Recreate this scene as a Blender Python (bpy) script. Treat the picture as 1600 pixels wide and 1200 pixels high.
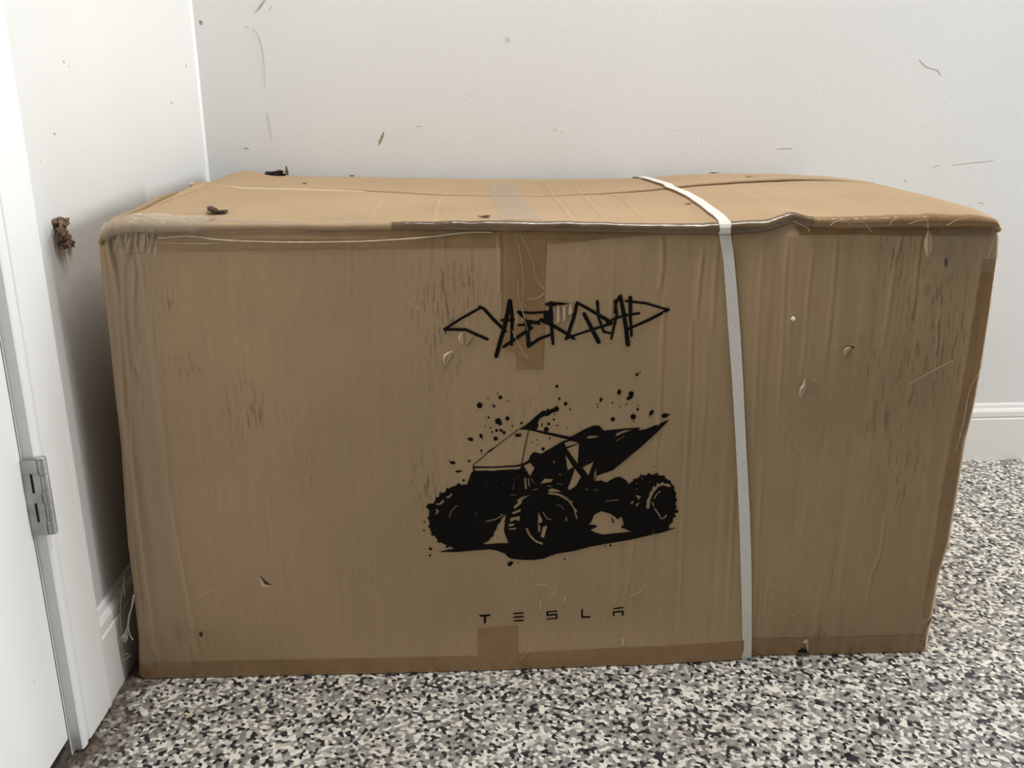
import bpy, math, random
import numpy as np
from mathutils import Vector, Matrix
from mathutils.geometry import delaunay_2d_cdt

for o in list(bpy.data.objects): bpy.data.objects.remove(o, do_unlink=True)
scn = bpy.context.scene
COL = scn.collection
rng = random.Random(7)

# ------------------------------------------------------------------ camera
W, H, FPX = 1600., 1200., 1470.
CAM = np.array([0.5468, -2.0553, 0.8448])
pitch, roll, yaw = [math.radians(a) for a in (17.1, -0.44, -2.6)]
fw = np.array([-math.sin(yaw)*math.cos(pitch), math.cos(yaw)*math.cos(pitch), -math.sin(pitch)])
r0 = np.array([math.cos(yaw), math.sin(yaw), 0.]); u0 = np.cross(r0, fw)
rt = math.cos(roll)*r0 + math.sin(roll)*u0
up = -math.sin(roll)*r0 + math.cos(roll)*u0
cd = bpy.data.cameras.new('camera'); cam = bpy.data.objects.new('camera', cd); COL.objects.link(cam)
cd.sensor_fit = 'HORIZONTAL'; cd.sensor_width = 36.; cd.lens = 36.*FPX/W; cd.clip_start = 0.02
cam.matrix_world = Matrix(((rt[0], up[0], -fw[0], CAM[0]), (rt[1], up[1], -fw[1], CAM[1]),
                           (rt[2], up[2], -fw[2], CAM[2]), (0, 0, 0, 1)))
scn.camera = cam

# ------------------------------------------------------------------ light
w = bpy.data.worlds.new('world'); scn.world = w; w.use_nodes = True
bg = w.node_tree.nodes['Background']; bg.inputs[0].default_value = (0.93, 0.97, 1.0, 1); bg.inputs[1].default_value = 0.05
def area(name, loc, target, sx, sy, power, col):
    l = bpy.data.lights.new(name, 'AREA'); l.shape = 'RECTANGLE'; l.size = sx; l.size_y = sy
    l.energy = power; l.color = col
    o = bpy.data.objects.new(name, l); COL.objects.link(o); o.location = loc
    o.rotation_euler = (Vector(target)-Vector(loc)).to_track_quat('-Z', 'Y').to_euler()
    return o
# daylight through the open garage door on the right
area('garage_opening_daylight', (4.6, -0.52, 1.15), (0, -0.60, 1.0), 0.9, 2.1, 140, (0.95, 0.98, 1.0))
# ceiling strip lamp of the garage
area('ceiling_lamp', (1.1, -0.985, 2.62), (1.1, -0.985, 0), 1.2, 0.35, 31, (1.0, 0.975, 0.94))
vs = scn.view_settings
vs.view_transform = 'Standard'; vs.look = 'None'; vs.gamma = 1.0; vs.use_curve_mapping = False; vs.exposure = 0.0

# ------------------------------------------------------------------ geometry helpers
def ray(px, py):
    return rt*((px-W/2)/FPX) + up*(-(py-H/2)/FPX) + fw
def on_plane(px, py, axis, val):
    r = ray(px, py); return CAM + r*((val-CAM[axis])/r[axis])
Y0 = -0.797                                   # the box's front plane
def fp(px, py):
    p = on_plane(px, py, 1, Y0); return p[0], p[2]
def fpl(pts): return [fp(*p) for p in pts]

def prop(o, label=None, cat=None, group=None, kind=None):
    if label: o['label'] = label
    if cat: o['category'] = cat
    if group: o['group'] = group
    if kind: o['kind'] = kind
    return o
def origin(parent):
    v = Vector((0, 0, 0))
    while parent is not None:
        v = v + parent.location; parent = parent.parent
    return v
def mesh(name, verts, faces, mat, parent=None, smooth=False, loc=None, attrs=None):
    verts = np.asarray(verts, float)
    if parent is not None: off = np.array(origin(parent))
    elif loc is not None: off = np.array(loc)
    else: off = np.zeros(3)
    me = bpy.data.meshes.new(name)
    me.from_pydata((verts-off).tolist(), [], faces if isinstance(faces, list) else faces.tolist())
    if smooth: me.polygons.foreach_set('use_smooth', [True]*len(me.polygons))
    for k, v in (attrs or {}).items():
        a = me.attributes.new(k, 'FLOAT', 'POINT'); a.data.foreach_set('value', np.asarray(v, np.float32))
    me.update()
    me.materials.append(mat)
    o = bpy.data.objects.new(name, me); COL.objects.link(o)
    if parent is not None: o.parent = parent
    elif loc is not None: o.location = loc
    return o
def empty(name, loc):
    o = bpy.data.objects.new(name, None); COL.objects.link(o); o.location = loc; o.empty_display_size = .05
    return o
def box_vf(x0, x1, y0, y1, z0, z1, bevel=0):
    v = [(x, y, z) for x in (x0, x1) for y in (y0, y1) for z in (z0, z1)]
    f = [(0, 1, 3, 2), (4, 6, 7, 5), (0, 4, 5, 1), (2, 3, 7, 6), (0, 2, 6, 4), (1, 5, 7, 3)]
    return v, f
def join(*vfs):
    V, F = [], []
    for v, f in vfs:
        n = len(V); V += [tuple(p) for p in v]; F += [tuple(i+n for i in q) for q in f]
    return V, F
def extrude(profile, axis, a, b):
    """closed 2-D profile swept along an axis; profile gives the two other coordinates in order"""
    n = len(profile); V = []
    for t in (a, b):
        for p in profile:
            q = list(p); q.insert(axis, t); V.append(q)
    F = [(i, (i+1) % n, n+(i+1) % n, n+i) for i in range(n)] + [tuple(range(n))[::-1], tuple(range(n, 2*n))]
    return V, F
def grid(P, thick=0.0):
    """P (nv,nu,3) -> closed slab (thickness to the inside) or open sheet"""
    nv, nu = P.shape[:2]
    idx = np.arange(nv*nu).reshape(nv, nu)
    F = np.stack([idx[:-1, :-1], idx[:-1, 1:], idx[1:, 1:], idx[1:, :-1]], -1).reshape(-1, 4)
    V = P.reshape(-1, 3)
    if thick:
        N = np.cross(np.gradient(P, axis=1), np.gradient(P, axis=0))
        N /= np.maximum(np.linalg.norm(N, axis=2, keepdims=True), 1e-12)
        V2 = (P - N*thick).reshape(-1, 3); m = nv*nu
        rim = np.concatenate([idx[0, :], idx[1:, -1], idx[-1, -2::-1], idx[-2:0:-1, 0]])
        R = np.roll(rim, -1)
        F = np.concatenate([F, F[:, ::-1]+m, np.stack([R, rim, rim+m, R+m], -1)])
        V = np.concatenate([V, V2])
    return V, F
def tube(pts, rad, n=5, closed_ends=True):
    pts = [Vector(p) for p in pts]; V, F = [], []
    for i, p in enumerate(pts):
        t = (pts[min(i+1, len(pts)-1)]-pts[max(i-1, 0)]).normalized()
        a = t.orthogonal().normalized(); b = t.cross(a)
        r = rad[i] if isinstance(rad, (list, tuple)) else rad
        for k in range(n):
            g = 2*math.pi*k/n; V.append(tuple(p+(a*math.cos(g)+b*math.sin(g))*r))
    for i in range(len(pts)-1):
        for k in range(n):
            F.append((i*n+k, i*n+(k+1) % n, (i+1)*n+(k+1) % n, (i+1)*n+k))
    F += [tuple(range(n))[::-1], tuple(range((len(pts)-1)*n, len(pts)*n))]
    return V, F
def smooth_path(pts, k=6):
    pts = [np.array(p, float) for p in pts]; out = []
    P = [2*pts[0]-pts[1]] + pts + [2*pts[-1]-pts[-2]]
    for i in range(1, len(P)-2):
        for j in range(k):
            t = j/k; a, b, c, d = P[i-1:i+3]
            out.append(.5*((2*b)+(c-a)*t+(2*a-5*b+4*c-d)*t*t+(3*b-a-3*c+d)*t**3))
    out.append(P[-2]); return out
def vnoise(x, seed, scale):
    """smooth 1-D value noise (numpy)"""
    r = np.random.RandomState(seed).uniform(-1, 1, 4096)
    t = np.asarray(x)*scale+1000.; i = np.floor(t).astype(int); f = t-i; f = f*f*(3-2*f)
    return r[i % 4096]*(1-f)+r[(i+1) % 4096]*f
def vnoise2(x, y, seed, sx, sy):
    r = np.random.RandomState(seed).uniform(-1, 1, (256, 256))
    a = np.asarray(x)*sx+500.; b = np.asarray(y)*sy+500.
    i = np.floor(a).astype(int); j = np.floor(b).astype(int); f = a-i; g = b-j
    f = f*f*(3-2*f); g = g*g*(3-2*g); i0, i1, j0, j1 = i % 256, (i+1) % 256, j % 256, (j+1) % 256
    return (r[i0, j0]*(1-f)+r[i1, j0]*f)*(1-g)+(r[i0, j1]*(1-f)+r[i1, j1]*f)*g

# ------------------------------------------------------------------ materials
def mat(name, col, rough=.6, spec=.4, metal=0., coat=0.):
    m = bpy.data.materials.new(name); m.use_nodes = True
    b = m.node_tree.nodes['Principled BSDF']
    b.inputs['Base Color'].default_value = (*col, 1); b.inputs['Roughness'].default_value = rough
    b.inputs['Specular IOR Level'].default_value = spec; b.inputs['Metallic'].default_value = metal
    b.inputs['Coat Weight'].default_value = coat
    return m, m.node_tree.nodes, m.node_tree.links, b
def N(nodes, t, **kw):
    n = nodes.new(t)
    for k, v in kw.items():
        if k.startswith('i_'): n.inputs[k[2:].replace('_', ' ')].default_value = v
        else: setattr(n, k, v)
    return n
def obj_coords(nodes, links, scale=(1, 1, 1), rot=(0, 0, 0)):
    t = nodes.new('ShaderNodeNewGeometry'); mp = nodes.new('ShaderNodeMapping')
    mp.inputs['Scale'].default_value = scale; mp.inputs['Rotation'].default_value = rot
    links.new(t.outputs['Position'], mp.inputs['Vector']); return mp.outputs[0]
def ramp(nodes, stops, interp='LINEAR'):
    r = nodes.new('ShaderNodeValToRGB'); r.color_ramp.interpolation = interp
    e = r.color_ramp.elements
    while len(e) < len(stops): e.new(0.5)
    for q, (p, c) in zip(e, stops): q.position = p; q.color = (*c, 1) if len(c) == 3 else c
    return r
def mixc(nodes, links, fac, a, b, blend='MIX'):
    m = nodes.new('ShaderNodeMix'); m.data_type = 'RGBA'; m.blend_type = blend
    for s, v in ((m.inputs[0], fac), (m.inputs[6], a), (m.inputs[7], b)):
        if hasattr(v, 'links'): links.new(v, s)
        elif isinstance(v, (int, float)): s.default_value = v
        else: s.default_value = (*v, 1)
    return m.outputs[2]
def mathn(nodes, links, op, a, b=None):
    m = nodes.new('ShaderNodeMath'); m.operation = op
    for s, v in ((m.inputs[0], a), (m.inputs[1], b)):
        if v is None: continue
        if hasattr(v, 'links'): links.new(v, s)
        else: s.default_value = v
    return m.outputs[0]
def bump(nodes, links, bsdf, h, strength, dist):
    b = nodes.new('ShaderNodeBump'); b.inputs['Strength'].default_value = strength; b.inputs['Distance'].default_value = dist
    links.new(h, b.inputs['Height']); links.new(b.outputs[0], bsdf.inputs['Normal'])

def make_card(name, base, scuffs=True, rough=.72):
    m, n, l, b = mat(name, base, rough, .25)
    c = obj_coords(n, l)
    big = N(n, 'ShaderNodeTexNoise', i_Scale=3.5, i_Detail=3.); l.new(c, big.inputs['Vector'])
    fine = N(n, 'ShaderNodeTexNoise', i_Scale=420., i_Detail=2.); l.new(c, fine.inputs['Vector'])
    fl = N(n, 'ShaderNodeTexNoise', i_Scale=1., i_Detail=3.); l.new(obj_coords(n, l, (150, 150, 4)), fl.inputs['Vector'])
    r1 = ramp(n, [(.3, (.90, .89, .88)), (.7, (1.07, 1.06, 1.05))]); l.new(big.outputs[0], r1.inputs[0])
    r2 = ramp(n, [(.3, (.95, .95, .95)), (.7, (1.04, 1.04, 1.04))]); l.new(fine.outputs[0], r2.inputs[0])
    r3 = ramp(n, [(.3, (.96, .96, .96)), (.7, (1.03, 1.03, 1.03))]); l.new(fl.outputs[0], r3.inputs[0])
    col = mixc(n, l, 1., base, r1.outputs[0], 'MULTIPLY')
    col = mixc(n, l, 1., col, r2.outputs[0], 'MULTIPLY')
    col = mixc(n, l, 1., col, r3.outputs[0], 'MULTIPLY')
    if scuffs:
        at = N(n, 'ShaderNodeAttribute', attribute_name='scuff')
        sn = N(n, 'ShaderNodeTexNoise', i_Scale=1., i_Detail=2.); l.new(obj_coords(n, l, (270, 270, 34)), sn.inputs['Vector'])
        sr = ramp(n, [(.54, (0, 0, 0)), (.66, (.9,)*3)]); l.new(sn.outputs[0], sr.inputs[0])
        fac = mathn(n, l, 'MULTIPLY', sr.outputs[0], at.outputs['Fac'])
        col = mixc(n, l, fac, col, (base[0]*.36, base[1]*.33, base[2]*.31))
    l.new(col, b.inputs['Base Color'])
    bump(n, l, b, fl.outputs[0], .25, .0012)
    return m
KRAFT = (.452, .316, .184)
M_card = make_card('kraft_cardboard', KRAFT)
M_torn = make_card('torn_cardboard', (.62, .47, .33), False, .85)
M_edge = make_card('cut_cardboard_edge', (.66, .52, .36), False, .8)
def tape_mat():
    m, n, l, b = mat('brown_tape', (.27, .165, .085), .28, .5)
    c = obj_coords(n, l)
    t = N(n, 'ShaderNodeTexNoise', i_Scale=14., i_Detail=4.); l.new(c, t.inputs['Vector'])
    r = ramp(n, [(.3, (.29, .172, .078)), (.7, (.345, .212, .102))]); l.new(t.outputs[0], r.inputs[0]); l.new(r.outputs[0], b.inputs['Base Color'])
    t2 = N(n, 'ShaderNodeTexNoise', i_Scale=60., i_Detail=3.); l.new(c, t2.inputs['Vector'])
    rr = ramp(n, [(.3, (.22,)*3), (.7, (.42,)*3)]); l.new(t2.outputs[0], rr.inputs[0]); l.new(rr.outputs[0], b.inputs['Roughness'])
    bump(n, l, b, t2.outputs[0], .15, .002)
    return m
M_tape = tape_mat()
def rolltape_mat():
    m, n, l, b = mat('glossy_edge_tape', (.25, .16, .085), .24, .8)
    t = N(n, 'ShaderNodeTexNoise', i_Scale=1., i_Detail=3.); l.new(obj_coords(n, l, (18, 90, 90)), t.inputs['Vector'])
    r = ramp(n, [(.3, (.125, .078, .042)), (.7, (.23, .150, .082))]); l.new(t.outputs[0], r.inputs[0]); l.new(r.outputs[0], b.inputs['Base Color'])
    bump(n, l, b, t.outputs[0], .35, .003)
    return m
M_rolltape = rolltape_mat()
def clear_mat(name, fac, tint, rough=.22):
    m, n, l, b = mat(name, tint, rough, .6)
    tr = n.new('ShaderNodeBsdfTransparent'); mx = n.new('ShaderNodeMixShader'); out = n['Material Output']
    t = N(n, 'ShaderNodeTexNoise', i_Scale=1., i_Detail=3.); l.new(obj_coords(n, l, (90, 90, 14)), t.inputs['Vector'])
    r = ramp(n, [(.3, (fac*.6,)*3), (.75, (min(1, fac*1.6),)*3)]); l.new(t.outputs[0], r.inputs[0])
    l.new(r.outputs[0], mx.inputs[0]); l.new(tr.outputs[0], mx.inputs[1]); l.new(b.outputs[0], mx.inputs[2])
    l.new(mx.outputs[0], out.inputs['Surface'])
    bump(n, l, b, t.outputs[0], .3, .002)
    return m
M_clear = clear_mat('clear_tape', .30, (.60, .52, .42))
M_film = clear_mat('clear_film', .16, (.62, .53, .42), .18)
def strap_mat():
    m, n, l, b = mat('white_plastic_strap', (.66, .63, .58), .45, .4)
    wv = N(n, 'ShaderNodeTexNoise', i_Scale=1., i_Detail=2.); l.new(obj_coords(n, l, (900, 300, 500)), wv.inputs['Vector'])
    r = ramp(n, [(.3, (.75, .71, .65)), (.7, (.91, .88, .82))]); l.new(wv.outputs[0], r.inputs[0]); l.new(r.outputs[0], b.inputs['Base Color'])
    bump(n, l, b, wv.outputs[0], .4, .0008)
    return m
M_strap = strap_mat()
def ink_mat():
    m, n, l, b = mat('black_print_ink', (.012, .011, .011), .75, .08)
    t = N(n, 'ShaderNodeTexNoise', i_Scale=300., i_Detail=2.); l.new(obj_coords(n, l), t.inputs['Vector'])
    r = ramp(n, [(.35, (.007, .006, .005)), (.8, (.014, .012, .010))]); l.new(t.outputs[0], r.inputs[0]); l.new(r.outputs[0], b.inputs['Base Color'])
    return m
M_ink = ink_mat()
def paint_mat(name, col, rough, specks, relief=.2):
    m, n, l, b = mat(name, col, rough, .35)
    c = obj_coords(n, l)
    t = N(n, 'ShaderNodeTexNoise', i_Scale=2.2, i_Detail=4.); l.new(c, t.inputs['Vector'])
    r = ramp(n, [(.3, tuple(x*.965 for x in col)), (.7, tuple(min(1, x*1.02) for x in col))]); l.new(t.outputs[0], r.inputs[0])
    cc = r.outputs[0]
    v = N(n, 'ShaderNodeTexVoronoi', i_Scale=26.); l.new(c, v.inputs['Vector'])
    d = N(n, 'ShaderNodeSeparateColor'); l.new(v.outputs['Color'], d.inputs[0])
    near = mathn(n, l, 'LESS_THAN', v.outputs['Distance'], .035)
    some = mathn(n, l, 'GREATER_THAN', d.outputs[0], 1-specks)
    fac = mathn(n, l, 'MULTIPLY', near, some)
    fac = mathn(n, l, 'MULTIPLY', fac, .6)
    cc = mixc(n, l, fac, cc, (.20, .17, .13)); l.new(cc, b.inputs['Base Color'])
    o = N(n, 'ShaderNodeTexNoise', i_Scale=160., i_Detail=3.); l.new(c, o.inputs['Vector'])
    bump(n, l, b, o.outputs[0], relief, .0012)
    return m
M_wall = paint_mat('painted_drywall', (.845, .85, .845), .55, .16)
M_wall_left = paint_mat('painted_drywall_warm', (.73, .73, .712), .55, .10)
M_trim = paint_mat('white_trim_paint', (.90, .895, .875), .38, .14, .05)
M_door = paint_mat('white_door_paint', (.87, .865, .845), .40, .10, .08)
def floor_mat():
    m, n, l, b = mat('flake_epoxy_floor', (.3, .29, .27), .38, .45)
    c = obj_coords(n, l)
    # uneven flake shapes: warp the coordinates a little
    wn = N(n, 'ShaderNodeTexNoise', i_Scale=260., i_Detail=2.); l.new(c, wn.inputs['Vector'])
    va = n.new('ShaderNodeVectorMath'); va.operation = 'MULTIPLY_ADD'
    l.new(wn.outputs['Color'], va.inputs[0]); va.inputs[1].default_value = (.0016,)*3; l.new(c, va.inputs[2])
    def layer(scale, seedrot):
        mp = n.new('ShaderNodeMapping'); mp.inputs['Rotation'].default_value = (0, 0, seedrot); l.new(va.outputs[0], mp.inputs['Vector'])
        v = N(n, 'ShaderNodeTexVoronoi', i_Scale=scale); v.voronoi_dimensions = '2D'; l.new(mp.outputs[0], v.inputs['Vector'])
        s = N(n, 'ShaderNodeSeparateColor'); l.new(v.outputs['Color'], s.inputs[0]); return s
    a = layer(205., 0.3)
    base = ramp(n, [(0, (.30, .29, .265)), (.30, (.235, .225, .20)), (.52, (.36, .345, .32)), (.70, (.15, .145, .135)), (.80, (.45, .43, .39)), (.92, (.26, .23, .20))], 'CONSTANT'); l.new(a.outputs[0], base.inputs[0])
    s2 = layer(182., 1.1)
    fl = ramp(n, [(0, (.80, .77, .68)), (.18, (.62, .59, .52)), (.31, (.0, .0, .0)), (.64, (.012, .012, .016)), (.83, (.03, .03, .036))], 'CONSTANT'); l.new(s2.outputs[0], fl.inputs[0])
    lt = mathn(n, l, 'LESS_THAN', s2.outputs[0], .31); dk = mathn(n, l, 'GREATER_THAN', s2.outputs[0], .79)
    has = mathn(n, l, 'MAXIMUM', lt, dk)
    col = mixc(n, l, has, base.outputs[0], fl.outputs[0])
    # brown grit along the left wall and a few stains out on the floor
    sx = N(n, 'ShaderNodeSeparateXYZ'); l.new(c, sx.inputs[0])
    gn = N(n, 'ShaderNodeTexNoise', i_Scale=28., i_Detail=4.); l.new(c, gn.inputs['Vector'])
    g1 = mathn(n, l, 'SUBTRACT', .058, sx.outputs[0]); g1 = mathn(n, l, 'MULTIPLY', g1, 16.)
    g2 = mathn(n, l, 'SUBTRACT', gn.outputs[0], .42); g2 = mathn(n, l, 'MULTIPLY', g2, 4.)
    g = mathn(n, l, 'ADD', g1, g2); gc = n.new('ShaderNodeClamp'); l.new(g, gc.inputs[0]); gfac = mathn(n, l, 'MULTIPLY', gc.outputs[0], .86)
    col = mixc(n, l, gfac, col, (.085, .055, .034))
    st = N(n, 'ShaderNodeTexNoise', i_Scale=2.6, i_Detail=5.); l.new(c, st.inputs['Vector'])
    sr = ramp(n, [(.60, (0, 0, 0)), (.78, (.35,)*3)]); l.new(st.outputs[0], sr.inputs[0])
    col = mixc(n, l, sr.outputs[0], col, (.14, .105, .075))
    l.new(col, b.inputs['Base Color'])
    bump(n, l, b, s2.outputs[1], .25, .0012)
    return m
M_floor = floor_mat()
def steel_mat():
    m, n, l, b = mat('brushed_steel', (.46, .47, .45), .5, .5, .8)
    t = N(n, 'ShaderNodeTexNoise', i_Scale=40., i_Detail=3.); l.new(obj_coords(n, l), t.inputs['Vector'])
    r = ramp(n, [(.3, (.34, .35, .33)), (.7, (.52, .53, .51))]); l.new(t.outputs[0], r.inputs[0]); l.new(r.outputs[0], b.inputs['Base Color'])
    return m
M_steel = steel_mat()
def simple(name, a, bcol, scale, rough=.8):
    m, n, l, b = mat(name, a, rough, .2)
    t = N(n, 'ShaderNodeTexNoise', i_Scale=scale, i_Detail=4.); l.new(obj_coords(n, l), t.inputs['Vector'])
    r = ramp(n, [(.35, a), (.65, bcol)]); l.new(t.outputs[0], r.inputs[0]); l.new(r.outputs[0], b.inputs['Base Color'])
    return m
M_dark = simple('dark_hole', (.015, .012, .010), (.03, .025, .02), 50)
M_leaf = simple('dried_leaf', (.10, .065, .045), (.035, .026, .022), 160)
M_leafb = simple('dried_leaf_pale', (.26, .18, .11), (.13, .085, .055), 160)
M_black = simple('blackened_leaf', (.012, .010, .010), (.028, .022, .02), 120)
M_web = simple('cobweb_fibre', (.60, .57, .50), (.45, .42, .36), 90)
M_fibre = simple('tape_fibre', (.70, .58, .42), (.55, .44, .30), 90, .5)
M_mark = simple('wall_scuff', (.42, .40, .36), (.56, .54, .49), 120)
M_markd = simple('wall_chip', (.42, .38, .27), (.28, .25, .18), 200)
M_sill = simple('dark_threshold', (.06, .055, .05), (.10, .09, .08), 60)

# ================================================================== SETTING
RW, RD, RH = 6.0, -4.6, 2.7
prop(mesh('floor', *box_vf(-.35, RW, RD, .12, -.12, 0), M_floor), kind='structure')
wall_back = prop(mesh('wall_back', *box_vf(0, RW, 0, .12, 0, RH), M_wall), kind='structure')
# left wall with the door opening
DY0, DY1, DZ = -.965, -1.895, 2.06           # opening (hinge side, latch side, head)
V, F = join(box_vf(-.12, 0, DY0, .12, 0, RH), box_vf(-.12, 0, RD, DY1, 0, RH), box_vf(-.12, 0, DY1, DY0, DZ, RH))
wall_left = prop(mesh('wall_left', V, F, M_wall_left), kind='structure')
# thin white bead added in the wall corner to catch a bright line
prof = [(0, 0), (.0045, 0), (.0028, -.0012), (.0012, -.0028), (0, -.0045)]
prop(mesh('corner_light_bead', *extrude(prof, 2, .14, RH), M_trim), kind='structure')
# baseboards: flat board, groove, rounded cap
def bb_profile(t=.0125):
    return [(0, 0), (t, 0), (t, .103), (t-.003, .1055), (t-.0035, .108), (t-.001, .110), (t-.0015, .121), (t-.005, .1265), (t-.0075, .1285),
            (t-.0078, .131), (t-.009, .136), (t-.0115, .1395), (0, .140)]
prop(mesh('baseboard_back', *extrude([(-a, z) for a, z in bb_profile()], 0, 0.0, RW), M_trim), kind='structure')
Vb, Fb = extrude([(a, z) for a, z in bb_profile()], 1, -.863, -.0)
prop(mesh('baseboard_left', Vb, Fb, M_trim), kind='structure')
# door casing (three legs with a moulded profile), stops just above the floor
def cas_profile():                            # (distance from the opening, thickness)
    return [(0, 0), (0, .0135), (.003, .0155), (.010, .0165), (.016, .0150), (.021, .0135), (.0225, .0155), (.026, .0160), (.084, .0178),
            (.0865, .0160), (.089, .0178), (.095, .0185), (.100, .0170), (.102, .012), (.102, 0)]
leg1 = extrude([(t, DY0+.003+a) for a, t in cas_profile()], 2, .006, DZ+.105)
leg2 = extrude([(t, DY1-.003-a) for a, t in cas_profile()], 2, .006, DZ+.105)
head = extrude([(t, DZ+.003+a) for a, t in cas_profile()], 1, DY1-.003, DY0+.003)
prop(mesh('trim_1', *join(leg1, (leg2[0], leg2[1]), ([(x, y, z) for (x, y, z) in head[0]], head[1])), M_trim), kind='structure')
# door slab with two recessed panels, hinges as its parts
dx0, dx1 = -.042, -.001
y_h, y_l = DY0-.0012, DY1+.003
door = mesh('door_1', *box_vf(dx0, dx1, y_l, y_h, .027, DZ-.003), M_door); prop(door, kind='structure')
def panel_frame(y0, y1, z0, z1, wdt=.022, t=.006):
    a = (y0, y1, z0, z1)
    return join(box_vf(dx1-.001, dx1+t, y0, y1, z0, z0+wdt), box_vf(dx1-.001, dx1+t, y0, y1, z1-wdt, z1),
                box_vf(dx1-.001, dx1+t, y0, y0+wdt, z0+wdt, z1-wdt), box_vf(dx1-.001, dx1+t, y1-wdt, y1, z0+wdt, z1-wdt))
mesh('door_moulding', *panel_frame(y_l+.14, y_h-.14, .24, .95), M_door, door)
mesh('door_moulding', *panel_frame(y_l+.14, y_h-.14, 1.08, 1.90), M_door, door)
kn = join(tube([(.03, y_l+.07, .98), (.055, y_l+.07, .98)], .012, 16), tube([(.004, y_l+.07, .98), (.03, y_l+.07, .98)], .009, 12))
mesh('door_knob', *join(tube([(.0, y_l+.07, .98), (.006, y_l+.07, .98)], .030, 24), tube([(.005, y_l+.07, .98), (.035, y_l+.07, .98)], .010, 14),
     tube([(.033, y_l+.07, .98), (.040, y_l+.07, .98), (.052, y_l+.07, .98), (.060, y_l+.07, .98), (.063, y_l+.07, .98)], [.012, .024, .028, .022, .010], 24)), M_steel, door)
def hinge(zc):
    hz = .0495; yp = DY0-.0015; xk, yk = .0215, DY0+.0035
    leaf = mesh('hinge', *box_vf(-.001, .0185, yp-.0016, yp+.0006, zc-hz, zc+hz), M_steel, door)
    for k in range(5):
        z0 = zc-hz+k*2*hz/5; z1 = z0+2*hz/5-.0004
        mesh('knuckle', *tube([(xk, yk, z0), (xk, yk, z0+.0006), (xk, yk, z1-.0006), (xk, yk, z1)], [.0060, .0062, .0062, .0060], 18), M_steel, leaf)
    mesh('pin_cap', *tube([(xk, yk, zc+hz), (xk, yk, zc+hz+.0018), (xk, yk, zc+hz+.0026)], [.0062, .0058, .003], 18), M_steel, leaf, True)
    for zz in (zc+.0195, zc-.0190):
        mesh('slot', *box_vf(.0085, .0118, yp-.0019, yp-.0012, zz-.0125, zz+.0125), M_dark, leaf)
        mesh('hinge_tab', *box_vf(.0118, .0200, yp-.0023, yp-.0012, zz-.0125, zz+.0125), M_steel, leaf)
for zc in (.376, 1.08, 1.84): hinge(zc)
prop(mesh('trim_3', *box_vf(-.12, -.004, DY1, DY0, .0, .012), M_sill), kind='structure')   # door sill

# scuffs and chips on the painted walls
def wall_mark(pts, width, material, wall, axis):
    P = []
    for p in pts:
        q = on_plane(p[0], p[1], axis, 0.0); P.append(q)
    n = len(P); V = []
    nrm = np.array([0, -1., 0]) if axis == 1 else np.array([1., 0, 0])
    for i, p in enumerate(P):
        t = P[min(i+1, n-1)]-P[max(i-1, 0)]; t /= np.linalg.norm(t)
        s = np.cross(t, nrm); wd = width*(.35 if i in (0, n-1) else 1.)/2
        V += [p+nrm*.0001+s*wd, p+nrm*.0009, p+nrm*.0001-s*wd]
    F = []
    for i in range(n-1):
        a = i*3
        F += [(a, a+1, a+4, a+3), (a+1, a+2, a+5, a+4)]
    mesh('scuff_mark', V, F, material, wall)
for pts, wd, mt in [
    ([(592, 227), (594, 221), (597, 214), (600, 206)], .006, M_markd), ([(312, 32), (314, 35), (315, 39)], .008, M_markd),
    ([(791, 58), (793, 62), (791, 68)], .0025, M_mark), ([(795, 59), (797, 63), (795, 67)], .0018, M_mark),
    ([(383, 42), (388, 43)], .0045, M_mark), ([(395, 45), (399, 48)], .003, M_mark),
    ([(400, 48), (406, 62), (411, 82), (413, 105), (414, 138)], .0016, M_mark), ([(418, 175), (421, 195), (425, 220)], .0018, M_mark),
    ([(380, 233), (384, 231), (389, 233)], .004, M_mark), ([(398, 22), (408, 8), (416, 0)], .004, M_mark), ([(406, 14), (411, 4), (414, -3)], .004, M_mark),
    ([(420, 16), (425, 9)], .003, M_mark), ([(1214, 233), (1228, 232), (1240, 232)], .0016, M_mark), ([(1056, 204), (1059, 203)], .003, M_mark),
    ([(1436, 93), (1448, 105), (1466, 110), (1470, 118)], .002, M_mark), ([(1458, 261), (1469, 258)], .003, M_mark), ([(1487, 258), (1520, 254), (1553, 251)], .0016, M_mark),
    ([(1530, 316), (1538, 318)], .002, M_mark), ([(867, 200), (871, 206)], .0025, M_mark), ([(877, 205), (880, 208)], .002, M_mark),
    ([(650, 197), (658, 197)], .003, M_mark), ([(437, 253), (435, 257)], .002, M_mark), ([(1415, 280), (1416, 284)], .002, M_mark),
    ([(1570, 617), (1576, 616)], .0025, M_mark), ([(738, 148), (735, 152)], .002, M_mark)]:
    wall_mark(pts, wd, mt, wall_back, 1)
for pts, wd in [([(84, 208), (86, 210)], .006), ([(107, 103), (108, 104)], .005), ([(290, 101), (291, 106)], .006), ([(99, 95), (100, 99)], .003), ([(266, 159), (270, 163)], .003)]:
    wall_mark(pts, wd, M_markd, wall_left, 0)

# ================================================================== THE CARDBOARD BOX
box = empty('cardboard_box', (.65, -.41, 0))
prop(box, 'big battered kraft cardboard shipping box with black quad bike print, tape and white strap', 'box')

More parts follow.
